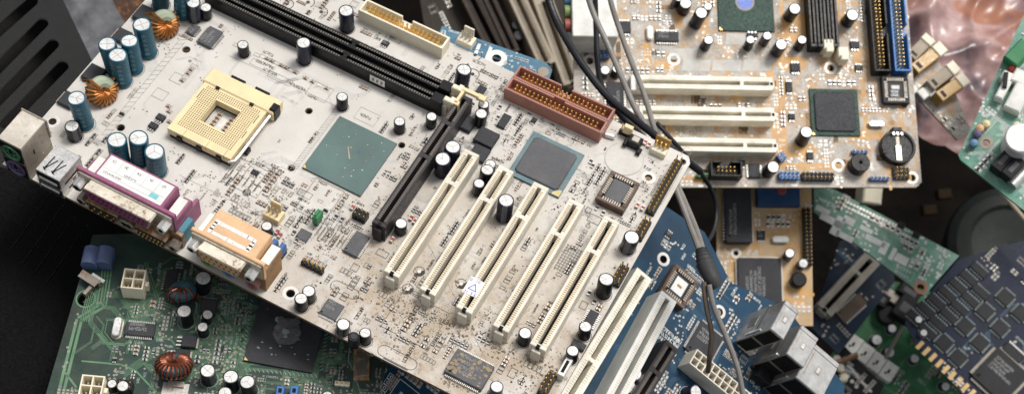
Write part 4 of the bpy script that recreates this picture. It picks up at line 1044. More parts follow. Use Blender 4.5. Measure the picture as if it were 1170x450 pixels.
# the three bare metal port boxes on the far edge
def port_box(px,py,w,l,h,name='network_port'):
    x,y=B.loc(px,py,h); q=MB()
    q.box(-w/2,w/2,-l/2,l/2,0,h,M['port_steel'],c=.5)
    q.box(-w/2-.12,-w/2+.02,-l*.5,l*.5,h*.55,h*.56,M['dark']); q.box(-w/2-.14,-w/2+.02,-l*.1,l*.22,h*.2,h*.42,M['steel_d']); q.box(-w/2-.7,-w/2,-l*.42,-l*.36,h*.3,h*.7,M['steel'],c=.2); q.box(-w*.5,w*.5,l*.36,l*.375,h,h+.06,M['dark'])
    o=obj(name,q,B.root,(x,y,0)); q=MB()
    q.box(-w/2+1,w/2-1,-l/2-.3,-l/2+.1,2,h-2,M['dark']); q.box(-w/2+.6,w/2-.6,-l/2-.5,-l/2,h*.48,h*.53,M['steel_d'])
    obj('port_face',q,o); q=MB(); q.box(-1.6,1.6,-l*.1,l*.1,h,h+.12,M['steel_d']); q.box(-1,1,-l*.07,l*.07,h+.1,h+.2,M['steel']); q.box(-w*.38,-w*.34,-l*.3,l*.35,h,h+.08,M['steel_d']); obj('spring_tab',q,o); B.reg(x,y,w,l)
port_box(897,365,10,21,38); port_box(917.5,395,13,21,36,'usb_port'); port_box(935,423,20,25,34,'usb_port')
x,y=B.loc(875,428,8); q=MB(); q.box(-5,5,-4,4,0,9,M['blk'],c=.5); obj('black_header',q,B.root,(x,y,0))
x,y=B.loc(856,395,4); pin_header(B,x,y,0,4,2,M['ivory'],hp=8,base=5)
B.silk.text('PWR_LED',*B.loc(424,449),3.6,.14,M['silk_w'],PI/2) ; x,y=B.loc(446,437)
for i in range(4): B.silk.orect(x-3+i*0,x+.6,y-9+i*3.4,y-6+i*3.4,.35,.13,M['silk_w']); B.silk.ring(x-1.2,y-7.5+i*3.4,.5,.95,.14,M['silk_w'],10)
B.silk.orect(x+3,x+17,y-6,y+5,.4,.13,M['silk_w']); B.silk.glyphs(x+5,y-8.4,6,1.8,.13,M['silk_w'])
for i in range(5): B.silk.glyphs(*B.loc(757-i*3,386+i*4),9,1.7,.13,M['silk_w'],PI/2,i) if False else None
x,y=B.loc(752,372)
for i in range(3): B.silk.glyphs(x,y-i*3,11,1.9,.13,M['silk_w'],0,60+i)
x,y=B.loc(758,296); hole_pad(B,x,y,2.2)
x,y=B.loc(822,356); hole_pad(B,x,y,2.2)
PALB=dict(silk=M['silk_w'],pad=M['pad_w'],trace=M['trace_b'],cap=.5)
populate(B,pts((760,260),(690,420),(760,470),(870,470),(870,345)),130,PALB,1.05); populate(B,pts((440,425),(430,460),(640,470),(640,430)),40,PALB,1.2)
populate(B,pts((840,330),(830,430),(930,470),(890,350)),50,PALB,1.05)
B.panel(OUTB,M['blue'],M['navy'],holes=B.holes); B.finish()

# ================================================================== TAN BOARD, upper right
B=TB=Board('tan_motherboard','tan motherboard with orange copper patches, three cream slots and round battery holder','motherboard',CAM+c2w((77.67,-68.56,989.96)),c2w((.9973,.0135,.0725)),c2w((-.0077,-.9589,.2836)),c2w((.0733,-.2834,-.9562)),41)
B.sm=M['silk_g']
OUTT=pts((654,-40),(657,214),(1047,214),(1053,208),(1033,-40))
for k in range(3): slot(B,'pci_slot',84.8,-20.32*k,PI/2,84.8,8.8,11.3,M['white_t'],M['soft_contact'],key=.24 if False else .77)
cx,cy=B.loc(852,4,1.5); o=bga(B,'northbridge_chip',cx,cy,0,36,38,M['sub_green'])
q=MB(); q.disc(0,0,5.6,1.44,M['stickb'],24); q.ring(0,0,5.2,6.2,1.47,M['beige'],24); obj('round_sticker',q,o,(-.5,1,0))
cx,cy=B.loc(954,128,1.8); bga(B,'southbridge_chip',cx,cy,0,31,31,M['sub_green'],M['mould'],26,26)
x,y=B.loc(1023,103,4); plcc_socket(B,x,y,0,17,18,M['mould'],M['mould'],5)
q=MB(); q.box(-2.6,2.6,.5,3,4.4,4.5,M['paper']); q.glyphs(-3,-2,4,1.6,4.45,M['paper'],0,3); q.glyphs(-3,-4.4,4,1.6,4.45,M['paper'],0,4); obj('chip_label',q,B.root,(x,y,0),smooth=False)
for i,px in enumerate((930.5,939,947.5,956)):
    x,y=B.loc(px,57,10)
    slot(B,'memory_slot',x,y+2,0,133,4.2,10,M['dimm'],M['dimm_pocket'],key=.4,pockets=84,nose=False)
for px,py in ((946,51),(963,60)):
    x,y=B.loc(px,py,8); q=MB(); q.box(-3.4,3.4,-4,3,0,10,M['cream'],c=.6); q.box(-2.4,2.4,-6.6,-3,2,12,M['cream'],c=.6); obj('slot_latch',q,B.root,(x,y,0)); B.reg(x,y,8,12)
for px,m in((1005,M['blk']),(1028,M['blue_h'])):
    x,y=B.loc(px,33,9); shrouded(B,'ide_connector',x,y,PI/2,20 if m is M['blk'] else 20,m,W=10.5,H=9.4)
for px,py,d,h,s in ((800,16,8.2,17,'navy'),(809,8.5,5.6,9,'black'),(809,46,6,12,'black'),(859,46,6,12,'black'),(877,41,6,12,'black'),(893,50.5,8,14,'navy'),(917,46.5,6.2,12,'black'),(908,9,8,15,'black'),(974,16.5,8.2,13,'black'),(922,153.5,8,14,'black'),(882,190,8,12,'black'),(691,79,6.5,9,'black'),(705,79.5,6.5,9,'black'),(784,4,8,12,'black'),(775,-2,6,10,'black')): capacitor(B,px,py,d,h,s)
x,y=B.loc(1025,169,3); q=MB(); q.lathe([(10.6,0),(11.2,1),(11.2,5.4),(10.6,6),(9.6,6),(9.2,4.6)],40,M['blk']); q.box(-3,3,9.6,12.6,0,6.4,M['blk'],c=.5); q.box(-10.4,-8,-5,-2,0,6.6,M['blk'],c=.3)
o=obj('battery_holder',q,B.root,(x,y,0)); B.reg(x,y,26,28); q=MB(); q.box(-1.9,1.9,-9.2,1.,4.7,5.6,M['tin'],c=.3); q.box(-1.2,1.2,1,7,4.7,5.2,M['tin_d'],c=.2); [q.box(u-.7,u+.7,7.4,9.2,5.9,6.6,M['tin']) for u in(-2.6,0,2.6)]; obj('battery_contact',q,o)
x,y=B.loc(983,186,8); q=MB(); q.lathe([(6,0),(6.1,.6),(6.1,8.4),(5.6,9),(1.3,9),(1.2,7.6)],28,M['blk'],cap1=False); q.disc(0,0,1.2,7.7,M['dark'],10); obj('buzzer',q,B.root,(x,y,0)); B.reg(x,y,14,14)
x,y=B.loc(935,201,4); pin_header(B,x,y,0,8,2,M['blk'],hp=7,base=4)
x,y=B.loc(902,200,4); pin_header(B,x,y,0,5,2,M['blue_h'],hp=7,base=4)
x,y=B.loc(830,193,8); shrouded(B,'serial_header',x,y,PI,5,M['blk'],W=10,H=9)
x,y=B.loc(803,200,4); pin_header(B,x,y,0,3,1,M['green_j'],hp=7,base=4.5)
x,y=B.loc(893,179,4); pin_header(B,x,y,.6,2,2,M['blue_j'],hp=6,base=5); x,y=B.loc(1031,197,4); pin_header(B,x,y,0,4,3,M['blk'],hp=7,base=2); x,y=B.loc(1006,203,4); pin_header(B,x,y,0,5,1,M['blue_j'],hp=6,base=3); x,y=B.loc(983,173,3); pin_header(B,x,y,0,4,1,M['blue_j'],hp=5,base=3)
x,y=B.loc(862,195,2); leaded(B,'small_chip',x,y,0,7,9,2.4,0,6,M['mould'],0,1,mk=False); x,y=B.loc(762,42,2); leaded(B,'driver_chip',x,y,0,15,7,2.4,9,0,M['mould'],2,7); x,y=B.loc(710,31,2); leaded(B,'small_chip',x,y,0,12,8,2.4,6,0,M['mould'],0,7,mk=False); x,y=B.loc(703,111,2); leaded(B,'audio_codec',x,y,0,11,20,2.4,0,12,M['mould'],3,7,mrot=PI/2)
for px,py,w,l in ((909,77,6,6),(977,51,6,5),(902,99,4,7),(905,133,4,4),(926,178,4,5),(848,186,4,4),(860,40,7,3)): x,y=B.loc(px,py,2); leaded(B,'small_chip',x,y,0,w,l,1.8,3,0,M['mould'],0,1,mk=False)
crystal(B,743,37,9.5,4.2,PI/2,3.2,M['tip']); crystal(B,1002,141,10,4.,0,3.2)
x,y=B.loc(679,5,26); q=MB(); q.box(-14,14,-22,14,0,27,M['tip'],c=.5); o=obj('audio_port',q,B.root,(x,y,0)); B.reg(x,y,40,50)
for v,m in((6,M['jblue']),(-3,M['jlime']),(-12,mat('jack_red',(.30,.06,.05),.45,dust=.2))): q=MB(); q.tube([(-13.8,v,20),(-18,v,20)],4.2,m,14); q.tube([(-18.02,v,20),(-18.1,v,20)],2.2,M['dark'],10); obj('audio_jack',q,o)
x,y=B.loc(690,62,5); pin_header(B,x,y,.3,3,2,M['blue_j'],hp=7,base=5)
x,y=B.loc(738,91,6); q=MB(); q.box(-4,4,-5,5,0,8,M['tip'],c=.4); obj('audio_header',q,B.root,(x-6,y-3,0)); q=MB(); q.box(-3,3,-4,4,0,8,M['tip'],c=.4); obj('audio_header',q,B.root,(x-12,y-24,0))
x,y=B.loc(713,9,6); 
for px,py in ((949,78),(958,189),(674,70),(1042,203),(770,68)): x,y=B.loc(px,py); hole_pad(B,x,y,2.3)
# orange copper pours
rg=random.Random(44)
xs=[p[0] for p in OUTT]; ys=[p[1] for p in OUTT]
def pour(x,y,w,l):
    c=min(w,l)*.3; B.tr.prism([(x-w/2+c,y-l/2),(x+w/2-c,y-l/2),(x+w/2,y-l/2+c),(x+w/2,y+l/2-c),(x+w/2-c,y+l/2),(x-w/2+c,y+l/2),(x-w/2,y+l/2-c),(x-w/2,y-l/2+c)],-.01,.03+rg.random()*.008,M['orange'],bottom=False)
for px,py,w,l in ((740,66,5,20),(752,75,26,5),(896,60,8,26),(905,72,20,10),(893,110,6,26),(890,150,10,30),(903,172,34,10),(914,120,30,4),(980,66,5,14),(960,8,4,26),(910,33,22,20),(775,10,6,28),(805,28,5,20),(880,90,5,20),(1030,150,3,40),(930,190,60,4),(988,120,3,40),(728,140,6,24),(958,4,30,3),(700,130,20,8),(665,150,8,30),(990,155,26,5),(1000,60,18,4),(790,205,14,5)):
    x,y=B.loc(px,py); pour(x,y,w,l)
for i in range(18):
    x,y=rg.uniform(min(xs)+4,max(xs)-4),rg.uniform(min(ys)+2,max(ys)*.7); pour(x,y,*rg.choice(((2,18),(14,2),(6,5),(3,9),(10,4))))
for i in range(34):
    x,y=rg.uniform(min(xs)+6,max(xs)-6),rg.uniform(min(ys)+4,max(ys)*.7); w,l=rg.choice(((9,4),(4,9),(6,6),(12,3),(3,14))); B.tr.box(x-w/2,x+w/2,y-l/2,y+l/2,0,.02+rg.random()*.008,M['darkbrown'])
PALT=dict(silk=M['silk_w'],pad=M['pad_w'],trace=M['orange'],cap=.4)
# pale grilles (rows of printed strokes)
for px,py in ((795,75),(865,75),(830,75),(845,45),(780,62)):
    x,y=B.loc(px,py)
    for i in range(18): B.silk.line((x-9+i,y-3.5),(x-7.6+i,y+3.5),.62,.13,M['silk_w'])
    B.reg(x,y,20,8)
populate(B,OUTT,760,PALT,1.25,cl=(2,7))
B.panel(OUTT,M['tan'],M['tan_edge'],holes=B.holes); B.finish()
# ================================================================== SMALLER CARDS OF THE PILE
def card(name,label,px,py,depth,n,out,mtop,medge,xdir=None,ydir=None,seed=1,cat='circuit board'):
    global B
    B=board_px(name,label,cat,px,py,depth,n,xdir,ydir,seed)
    B.out=pts(*out); B.fin=lambda B=B:(B.panel(B.out,mtop,medge,holes=B.holes),B.finish()); return B
# tan expansion card below the tan board
card('expansion_card','orange tan expansion card with tall dark chip and blue box, below tan motherboard',870,290,1018,(.02,-.22,-.97),((818,205),(820,372),(929,372),(927,205)),M['tan2'],M['tan_edge'],xdir=(1,.01),seed=51)
x,y=B.loc(843,246,4); leaded(B,'socketed_chip',x,y,0,17,37,8,0,16,M['mould'],2,3,mrot=PI/2)
x,y=B.loc(868,320,3); leaded(B,'controller_chip',x,y,0,28,29,3.4,26,26,M['mould'],5,13,mrot=PI/2)
x,y=B.loc(889,222,5); q=MB(); q.box(-14,14,-8,8,0,7,mat('dull_blue_box',(.008,.055,.15),.5,dust=.15),c=.6); q.lathe([(3,7),(3,7.6),(2.4,7.8)],16,mat('red_screw',(.3,.03,.03),.5,dust=.2),2,2); obj('trimmer_box',q,B.root,(x,y,0)); B.reg(x,y,30,18)
x,y=B.loc(923,270,4); pin_header(B,x,y,PI/2,15,2,M['blk'],hp=8,base=4); 
crystal(B,892,273,11,4.4,0,3.2,M['tip'])
for px,py in ((903,290),(918,300)): capacitor(B,px,py,6.4,10,'black')
x,y=B.loc(912,320,4); q=MB(); q.lathe([(4.8,0),(5,.6),(5,7),(4.2,8)],20,M['blk']); obj('inductor',q,B.root,(x,y,0)); B.reg(x,y,11,11)
x,y=B.loc(841,289); hole_pad(B,x,y,1.6)
rg=random.Random(5)
for i in range(26): 
    x,y=rg.uniform(-24,28),rg.uniform(-40,30); w,l=rg.choice(((9,3),(3,10),(7,6),(14,2))); B.tr.box(x-w/2,x+w/2,y-l/2,y+l/2,0,.03+rg.random()*.008,M['orange'])
populate(B,B.out,120,dict(silk=M['silk_w'],pad=M['pad_w'],trace=M['orange'],cap=.4),1.3); B.fin()
# green card, solder side up
card('green_expansion_card','long green card lying solder side up with white blocks and pin dots',1010,275,1048,(.0,-.3,-.95),((930,213),(930,242),(1056,338),(1096,292),(945,212)),M['green2'],M['green_edge'],xdir=(230,118),seed=52)
x0,y0=B.loc(958,226); x1,y1=B.loc(1042,266)
for i in range(24):
    for o in(0,-3.4):
        t=i/23; B.pads.disc(x0+(x1-x0)*t,y0+(y1-y0)*t+o,.95,.14,M['tin'],8)
q=B.silk
for px,py,w,l in ((950,252,16,5),(957,258,6,14),(970,252,8,5),(965,270,12,4),(1000,275,14,4),(1010,283,5,9),(940,240,10,4),(990,262,9,3),(1030,296,9,6),(1020,290,3,9)): x,y=B.loc(px,py); q.box(x-w/2,x+w/2,y-l/2,y+l/2,.11,.13,M['silk_w']); B.reg(x,y,w,l)
x,y=B.loc(1052,328); hole_pad(B,x,y,2.4,False); B.pads.ring(x,y,2.5,4.6,.1,mat('rusty_ring',(.38,.13,.06),.6,.2,dust=.3),20)
for px,py in ((1030,257),(1047,268)): x,y=B.loc(px,py,1); q=MB(); q.box(-2.4,2.4,-1.8,1.8,0,2,M['blk'],c=.3); obj('chip_resistor',q,B.root,(x,y,0)); B.reg(x,y,5,4)
populate(B,B.out,70,dict(silk=M['silk_w'],pad=M['pad_w'],trace=MATS['green_trace'],cap=.5),1.5); B.fin()
x,y=0,0
# navy memory card with a gold edge
card('navy_memory_card','dark navy card full of black memory chips with a gold edge connector','1',0,0,0,0,0) if False else card('navy_expansion_card','dark navy card full of small black chips with a row of gold edge contacts',1100,380,1055,(-.06,-.3,-.95),((1034,368),(1047,393),(1118,470),(1260,440),(1260,250),(1095,296)),M['navy'],M['navy'],xdir=(.74,.67),seed=53)
ax=B.loc(1046,392); 
for i in range(12): 
    x,y=B.loc(1049+i*7.4,396+i*6.9); B.pads.box(x-1.35,x+1.35,y-1.5,y+5.,.05,.16,M['gold_o'])
for r,(px,py,n_) in enumerate(((1046,362,7),(1060,378,6))):
    for i in range(n_): x,y=B.loc(px+i*12.2,py-i*9,2); leaded(B,'memory_chip',x,y,PI/2,5.6,12.5,2.,0,6,M['mould_d'],0,1,mk=False,dot=False,lead=1.,lm=M['silk_dim'])
for px,py in ((1079,391),(1103,372),(1126,355),(1149,339),(1095,408),(1120,391),(1143,374),(1167,357)): x,y=B.loc(px,py,2); leaded(B,'buffer_chip',x,y,0,9.5,9.5,2.,6,6,M['mould_d'],0,1,mk=False,dot=False,lead=1.2,lm=M['silk_dim'])
x,y=B.loc(1143,428,3); leaded(B,'graphics_chip',x,y,0,27,27,3.4,24,24,M['mould_d'],4,9,lead=2,lm=M['tin_d']); 
x,y=B.loc(1158,402,2); leaded(B,'driver_chip',x,y,PI/2,7,15,2,0,9,M['mould_d'],0,1,mk=False)
for px,py in ((1050,365),(1056,379)): capacitor(B,px,py,5,4,'navy')
populate(B,B.out,90,dict(silk=M['silk_dim'],pad=M['tin_d'],trace=M['trace_b'],cap=.4),1.3); B.fin()
# green board at the bottom right
card('green_circuit_board','mid green board with four white sockets in a row, deep at bottom right',1030,400,1122,(.0,-.22,-.97),((972,372),(1012,318),(1120,350),(1180,480),(900,480)),M['green3'],M['green_edge'],xdir=(.82,.57),seed=54)
for i in range(4):
    x,y=B.loc(975+i*13.5,393+i*10.2,8); q=MB(); q.box(-4.9,4.9,-6.6,6.6,0,8,M['tip'],c=.5); q.box(-.8,.8,-1.6,1.6,7.9,8.06,M['dark']); q.box(-2.2,-.6,-3.,-1.6,7.9,8.05,M['dark']); obj('white_socket',q,B.root,(x,y,0)); B.reg(x,y,9,12)
for px,py,d in ((1020,375,6.6),(1002,388,8.2),(1016,402,8.),(1046,410,6.6),(1080,440,6.6),(1060,400,5)): capacitor(B,px,py,d,8,'navy')
x,y=B.loc(1013,360,5); q=MB(); q.lathe([(6.5,0),(6.7,1),(6.7,7),(5.6,8)],22,M['blk']); obj('inductor',q,B.root,(x,y,0)); B.reg(x,y,14,14)
x,y=B.loc(1022,341,3); q=MB(); q.box(-7,7,-4,4,0,5,M['tin_d'],c=.6); obj('relay',q,B.root,(x,y,0)); B.reg(x,y,14,9)
for px,py,w,l,hh in ((1036,352,15,17,13),(1006,340,13,10,10),(1040,333,16,9,9),(1056,372,9,12,9)): x,y=B.loc(px,py,hh); q=MB(); q.box(-w/2,w/2,-l/2,l/2,0,hh,M['blk'],c=.8); q.box(-w*.3,w*.3,-l*.2,l*.2,hh,hh+.08,M['mould_g']); obj('black_relay',q,B.root,(x,y,0)); B.reg(x,y,w,l)
populate(B,B.out,60,dict(silk=M['silk_dim'],pad=M['tin_d'],trace=MATS['green_trace'],cap=.5),1.6); B.fin()
# blue card with grey slot
card('slate_blue_card','dark blue card with one grey slot, wedged beside the orange tan card',970,335,1100,(.05,-.25,-.965),((925,372),(958,405),(1022,322),(1018,268),(960,275)),mat('deep_blue_mask',(.003,.016,.038),.4,dust=.1,var=.5),M['navy'],ydir=(.72,-.66),seed=55)
slot_px('pci_slot',(998,294),(942,354),13,13,mat('grey_slot',(.40,.37,.31),.5,dust=.3),M['beige'],key=.3)
x,y=B.loc(973,352,2); leaded(B,'driver_chip',x,y,0,9,22,2.4,0,10,M['plccb'],0,1,mk=False)
populate(B,B.out,30,dict(silk=M['silk_dim'],pad=M['tin_d'],trace=M['trace_b'],cap=.5),1.4); B.fin()
# bright green board at the right edge
card('bright_green_board','bright green board with capacitors, standing out at the right edge above the pink bag','1',0,0,0,0,0) if False else card('bright_green_board','bright sea green board crowded with parts, at right edge over pink bag',1130,150,945,(-.16,-.32,-.93),((1095,177),(1098,183),(1260,312),(1290,-60),(1190,-25)),M['green2'],M['green2'],xdir=(73,57),seed=56)
x,y=B.loc(1164,61,6); q=MB(); q.box(-5,5,-8,8,0,8,M['green_j'],c=.8); obj('green_terminal',q,B.root,(x,y,0)); B.reg(x,y,11,17)
x,y=B.loc(1166,160,16); q=MB(); q.lathe([(9,0),(9.4,1),(9.4,19),(8.6,20)],30,M['alu']); obj('large_capacitor',q,B.root,(x,y,0)); B.reg(x,y,20,20)
for i,px in enumerate((1146,1158)): x,y=B.loc(px,184+i*8,8); q=MB(); q.box(-3.6,3.6,-7,7,0,10,M['blk'],c=.4); q.box(-1.4,1.4,-3.6,3.6,10,10.06,M['mould_g']); obj('black_socket',q,B.root,(x,y,0)); B.reg(x,y,8,15)
x,y=B.loc(1164,203,4); q=MB(); q.tube([(0,-6,3),(0,6,3)],3.4,M['steel'],12); obj('crystal_oscillator',q,B.root,(x,y,0)); B.reg(x,y,8,12)
for px,py,m,nm in ((1113,163,M['jblue'],'blue_capacitor'),(1117,152,M['jpurple'],'purple_capacitor'),(1120,146,M['ptal'],'orange_capacitor'),(1127,141,M['socket'],'yellow_capacitor'),(1162,143,M['socket'],'yellow_capacitor')):
    x,y=B.loc(px,py,5); q=MB(); q.xf=Matrix.Translation((0,0,3.2))@Matrix.Rotation(.5,4,'Z'); q.lathe([(.6,-3),(2.2,-2),(2.6,0),(2.2,2),(.6,3)],14,m); obj(nm,q,B.root,(x,y,0)); B.reg(x,y,6,6)
x,y=B.loc(1158,78,4); q=MB(); q.lathe([(.8,0),(2.6,.8),(3,3),(2.2,5),(.4,6)],14,M['red']); obj('red_diode',q,B.root,(x,y,0)); B.reg(x,y,6,6)
for px,py,w,l in ((1146,103,5,13),(1163,112,10,18),(1168,90,12,9),(1150,88,6,6)): x,y=B.loc(px,py,5); q=MB(); q.box(-w/2,w/2,-l/2,l/2,0,7,M['tip'],c=.8); obj('white_block',q,B.root,(x,y,0),.25); B.reg(x,y,w,l)
x,y=B.loc(1127,163); hole_pad(B,x,y,2.,False); B.pads.ring(x,y,2.1,4,.1,M['beige'],20)
x,y=B.loc(1148,94,5); q=MB(); q.box(-1.2,1.2,-5,5,0,9,M['blk'],c=.3); obj('black_diode',q,B.root,(x,y,0),.6)
PALR=dict(silk=M['silk_w'],pad=M['pad_w'],trace=M['silk_w'],cap=.5)
populate(B,B.out,260,PALR,1.35); B.fin()
# narrow tan board with jumper blocks, under the bag
card('tan_riser_board','narrow tan board with four amber and cream plugs, half under pink bag',1070,100,1030,(.1,-.3,-.95),((1034,72),(1042,105),(1094,160),(1110,150),(1084,88),(1060,52)),MATS['tan_solder_mask'],M['tan_edge'],xdir=(40,45),seed=57)
for p0,p1,m in (((1040,66),(1062,44),M['beige']),((1044,80),(1077,54),MATS['amber_plastic']),((1062,99),(1092,76),M['beige']),((1072,112),(1103,90),MATS['amber_plastic'])):
    a=Vector(B.loc(*p0,9)); c=Vector(B.loc(*p1,9)); d=c-a; L=d.length; q=MB()
    q.box(0,L*.72,-3.9,3.9,0,11,m,c=.5); q.box(L*.72,L,-4.3,4.3,1,12,M['cream'],c=.6); q.box(L*.1,L*.2,-2.4,2.4,11,11.1,M['brown_d'])
    obj('amber_plug',q,B.root,(a.x,a.y,0),math.atan2(d.y,d.x)); B.reg((a.x+c.x)/2,(a.y+c.y)/2,L*.8,L*.8)
for px,py in ((1046,78),(1054,108),(1062,104)): x,y=B.loc(px,py,5); q=MB(); q.box(-3.6,3.6,-3,3,0,7,M['tip'],c=.6); obj('white_plug',q,B.root,(x,y,0)); B.reg(x,y,7,6)
populate(B,B.out,50,dict(silk=M['silk_w'],pad=M['pad_w'],trace=M['orange'],cap=.5),1.6); B.fin()
# small blue board behind the white board's far edge
card('small_blue_board','small sky blue board with ringed hole, behind far edge of white board',590,75,905,(.0809,-.50,-.862),((505,30),(624,72),(631,80),(627,92),(600,140),(480,90)),M['blue2'],M['navy'],xdir=(117,36),seed=58)
x,y=B.loc(567.5,67); hole_pad(B,x,y,2.6,False); B.pads.ring(x,y,2.7,6.,.1,M['tip'],28)
x,y=B.loc(621,82); B.pads.disc(x,y,3.2,.1,M['beige'],16)
for px,py in ((545,58),(558,62)): x,y=B.loc(px,py); B.silk.box(x-1,x+1,y-5,y+5,.1,.14,M['tip'])
populate(B,B.out,70,dict(silk=M['silk_w'],pad=M['pad_w'],trace=M['trace_b'],cap=.5),1.0); B.fin()
# navy board sticking out bottom left
card('navy_circuit_board','dark navy board corner with pale blue block, under dark green board',60,430,880,(.0809,-.50,-.862),((78,355),(28,470),(120,480),(140,380)),M['navy'],M['navy'],xdir=(1,.2),seed=59)
x,y=B.loc(46,437,2); q=MB(); q.box(-4.5,4.5,-5,5,0,4,mat('pale_slate_block',(.30,.38,.50),.5,dust=.15),c=.4); obj('pale_block',q,B.root,(x,y,0)); B.reg(x,y,9,10)
populate(B,B.out,34,dict(silk=M['silk_dim'],pad=M['tin_d'],trace=M['silk_dim'],cap=.4),1.3); B.fin()
# dark dusty board with beige slots, deep behind
card('dusty_brown_board','dark dusty board with long beige slots, between white and tan motherboards',600,40,1180,(.15,-.25,-.957),((470,-60),(500,120),(640,150),(670,100),(680,-80)),mat('dusty_dark_board',(.035,.028,.022),.7,dust=.7,dcol=(.10,.08,.06)),M['brown_d'],ydir=(-40,-82),seed=60)
slot_px('riser_slot',(574,-40),(626,74),16,13,M['beige'],M['brown_d'],key=.3)
slot_px('riser_slot',(606,-40),(655,95),16,15,M['beige'],M['brown_d'],key=.3)
slot_px('dark_slot',(520,-40),(572,64),14,15,M['brown_d'],M['dark'],key=.3); slot_px('dark_slot',(546,-30),(588,60),16,9,M['brown_d'],M['dark'],key=.3)
for px,py in ((590,30),(592,42)): x,y=B.loc(px,py,8); q=MB(); q.lathe([(4,0),(4,10),(3.4,11)],16,M['mould']); obj('capacitor',q,B.root,(x,y,0))
populate(B,B.out,40,dict(silk=M['silk_dim'],pad=M['tin_d'],trace=M['beige'],cap=.4),1.5); B.fin()
# black card with printed strokes and rusty bracket
card('black_expansion_card','black card with pale print and rusty bracket, beside the metal port boxes',975,440,1090,(-.2,-.3,-.93),((940,425),(962,392),(1010,440),(990,480),(930,480)),M['blk'],M['blk'],xdir=(.72,.62),seed=61)
for i in range(5): x,y=B.loc(972+i*5,420+i*6); B.silk.box(x-3,x+3,y-.8,y+.8,.1,.14,M['silk_w']); B.silk.disc(x-7,y-4,1.4,.12,M['silk_w'],10)
x,y=B.loc(966,410,6); q=MB(); q.box(-1,1,-22,9,-2,11,M['rusty2'],c=.3); obj('rusty_bracket',q,B.root,(x,y,0),-1.35+.9)
for px,py in ((956,410),(960,420),(964,431),(957,436),(951,444)): x,y=B.loc(px,py,6); q=MB(); q.lathe([(2.4,0),(2.8,1),(2.8,8),(2,9)],14,M['cream']); obj('cream_post',q,B.root,(x,y,0))
populate(B,B.out,16,dict(silk=M['silk_w'],pad=M['tin_d'],trace=M['silk_dim'],cap=.4),1.3); B.fin()

# ================================================================== BLACK CASE PANEL
def panel_case():
    N=c2w(Vector((.18,-.46,-.87)).normalized()); P=Board('computer_case','black computer case with long slanted vent slots, at the left edge','computer case',at(60,80,905),Vector((1,0,0)),Vector((0,1,0)),N,70)
    d=c2w(ray(60+36,80-37)); k=(P.O-CAM).dot(N)/d.dot(N); Y=(CAM+d*k-P.O).normalized(); X=Y.cross(N)
    P.X,P.Y=X,Y; P.mw=Matrix((X,Y,N)).transposed().to_4x4(); P.mw.translation=P.O; P.root.matrix_world=P.mw
    L=lambda *a:[Vector((*P.loc(*p),0)) for p in a]
    edge=mat('lit_case_edge',(.15,.15,.155),.45,dust=.05)  # paler colour paints the light caught along the slot edges
    def sheet_part(name,out,slots,m,w,em):
        loops=[out]
        for px0,py0,px1,py1 in slots:
            e0,e1=L((px0,py0),(px1,py1)); u=(e1-e0).normalized(); v=Vector((-u.y,u.x,0)); H=[]
            for i in range(9): t=-PI/2+PI*i/8; H.append(e1+u*w*math.cos(t)+v*w*math.sin(t))
            for i in range(9): t=PI/2+PI*i/8; H.append(e0+u*w*math.cos(t)+v*w*math.sin(t))
            loops.append(H[::-1])
        tri=tessellate_polygon(loops); flat=[p for l_ in loops for p in l_]; q=MB()
        q.add(flat,[list(t) for t in tri],m)
        for li,l_ in enumerate(loops):
            k=len(l_)
            if li:   # rolled lip round each slot, then the cut edge
                c_=sum(l_,Vector())/k; u=(l_[0]-l_[9]).normalized()
                q.add([p+Vector((0,0,.02)) for p in l_]+[p-Vector((0,0,1.6)) for p in l_],[[i,(i+1)%k,k+(i+1)%k,k+i] for i in range(k)],em)
            else: q.add(list(l_)+[p-Vector((0,0,1.4)) for p in l_],[[i,(i+1)%k,k+(i+1)%k,k+i] for i in range(k)],m)
        return obj(name,q,P.root,smooth=False)
    a,b_=L((69,0),(103,71)); d=b_-a
    t0,t1=a-d*1.2,b_+d*.5; mid=L((-160,150),(20,196),(125,150))
    sheet_part('vent_panel',[t0,t1,mid[2],mid[1],mid[0],L((-160,-90))[0]],[(8+12.2*i,138+25*i,71+12.2*i,75+25*i) for i in ()]+[(-50,78,36,2),(-50,125,48,27),(-40,152,60,51),(7,141,71,76)]+[(-50,28,24,-22),(-50,-20,12,-46)]+[(-20+12.2*i,160+24*i,71-49+12.2*i-9,75-100+24*i) for i in ()],M['case'],3.7,edge)
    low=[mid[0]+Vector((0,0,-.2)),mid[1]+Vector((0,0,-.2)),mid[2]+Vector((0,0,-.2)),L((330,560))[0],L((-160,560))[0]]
    sheet_part('shaded_lower_panel',low,[(ex-46,ey+66,ex,ey) for ex,ey in ((59,219),(72,235),(85,247),(99,258))],M['case_shade'],.45,mat('faint_lit_edge',(.11,.11,.115),.5,dust=0))  # lower stretch of the same panel: shade and faint lit slot rims painted in
    out=[t0,t1,L((330,560))[0],L((-160,560))[0],L((-160,-90))[0]]
    q=MB(); c=sum(out,Vector())/5
    q.prism([(c.x+(p.x-c.x)*.98,c.y+(p.y-c.y)*.98) for p in out],-90,-30,M['dark']); obj('inner_box',q,P.root,smooth=False)
    u=(t1-t0).normalized(); v=Vector((-u.y,u.x,0))
    if v.dot(c-t0)>0: v=-v
    q=MB(); q.prism([t0,t1,t1+v*1.4,t0+v*1.4],-92,-.3,M['case']); obj('side_wall',q,P.root,smooth=False)
panel_case()

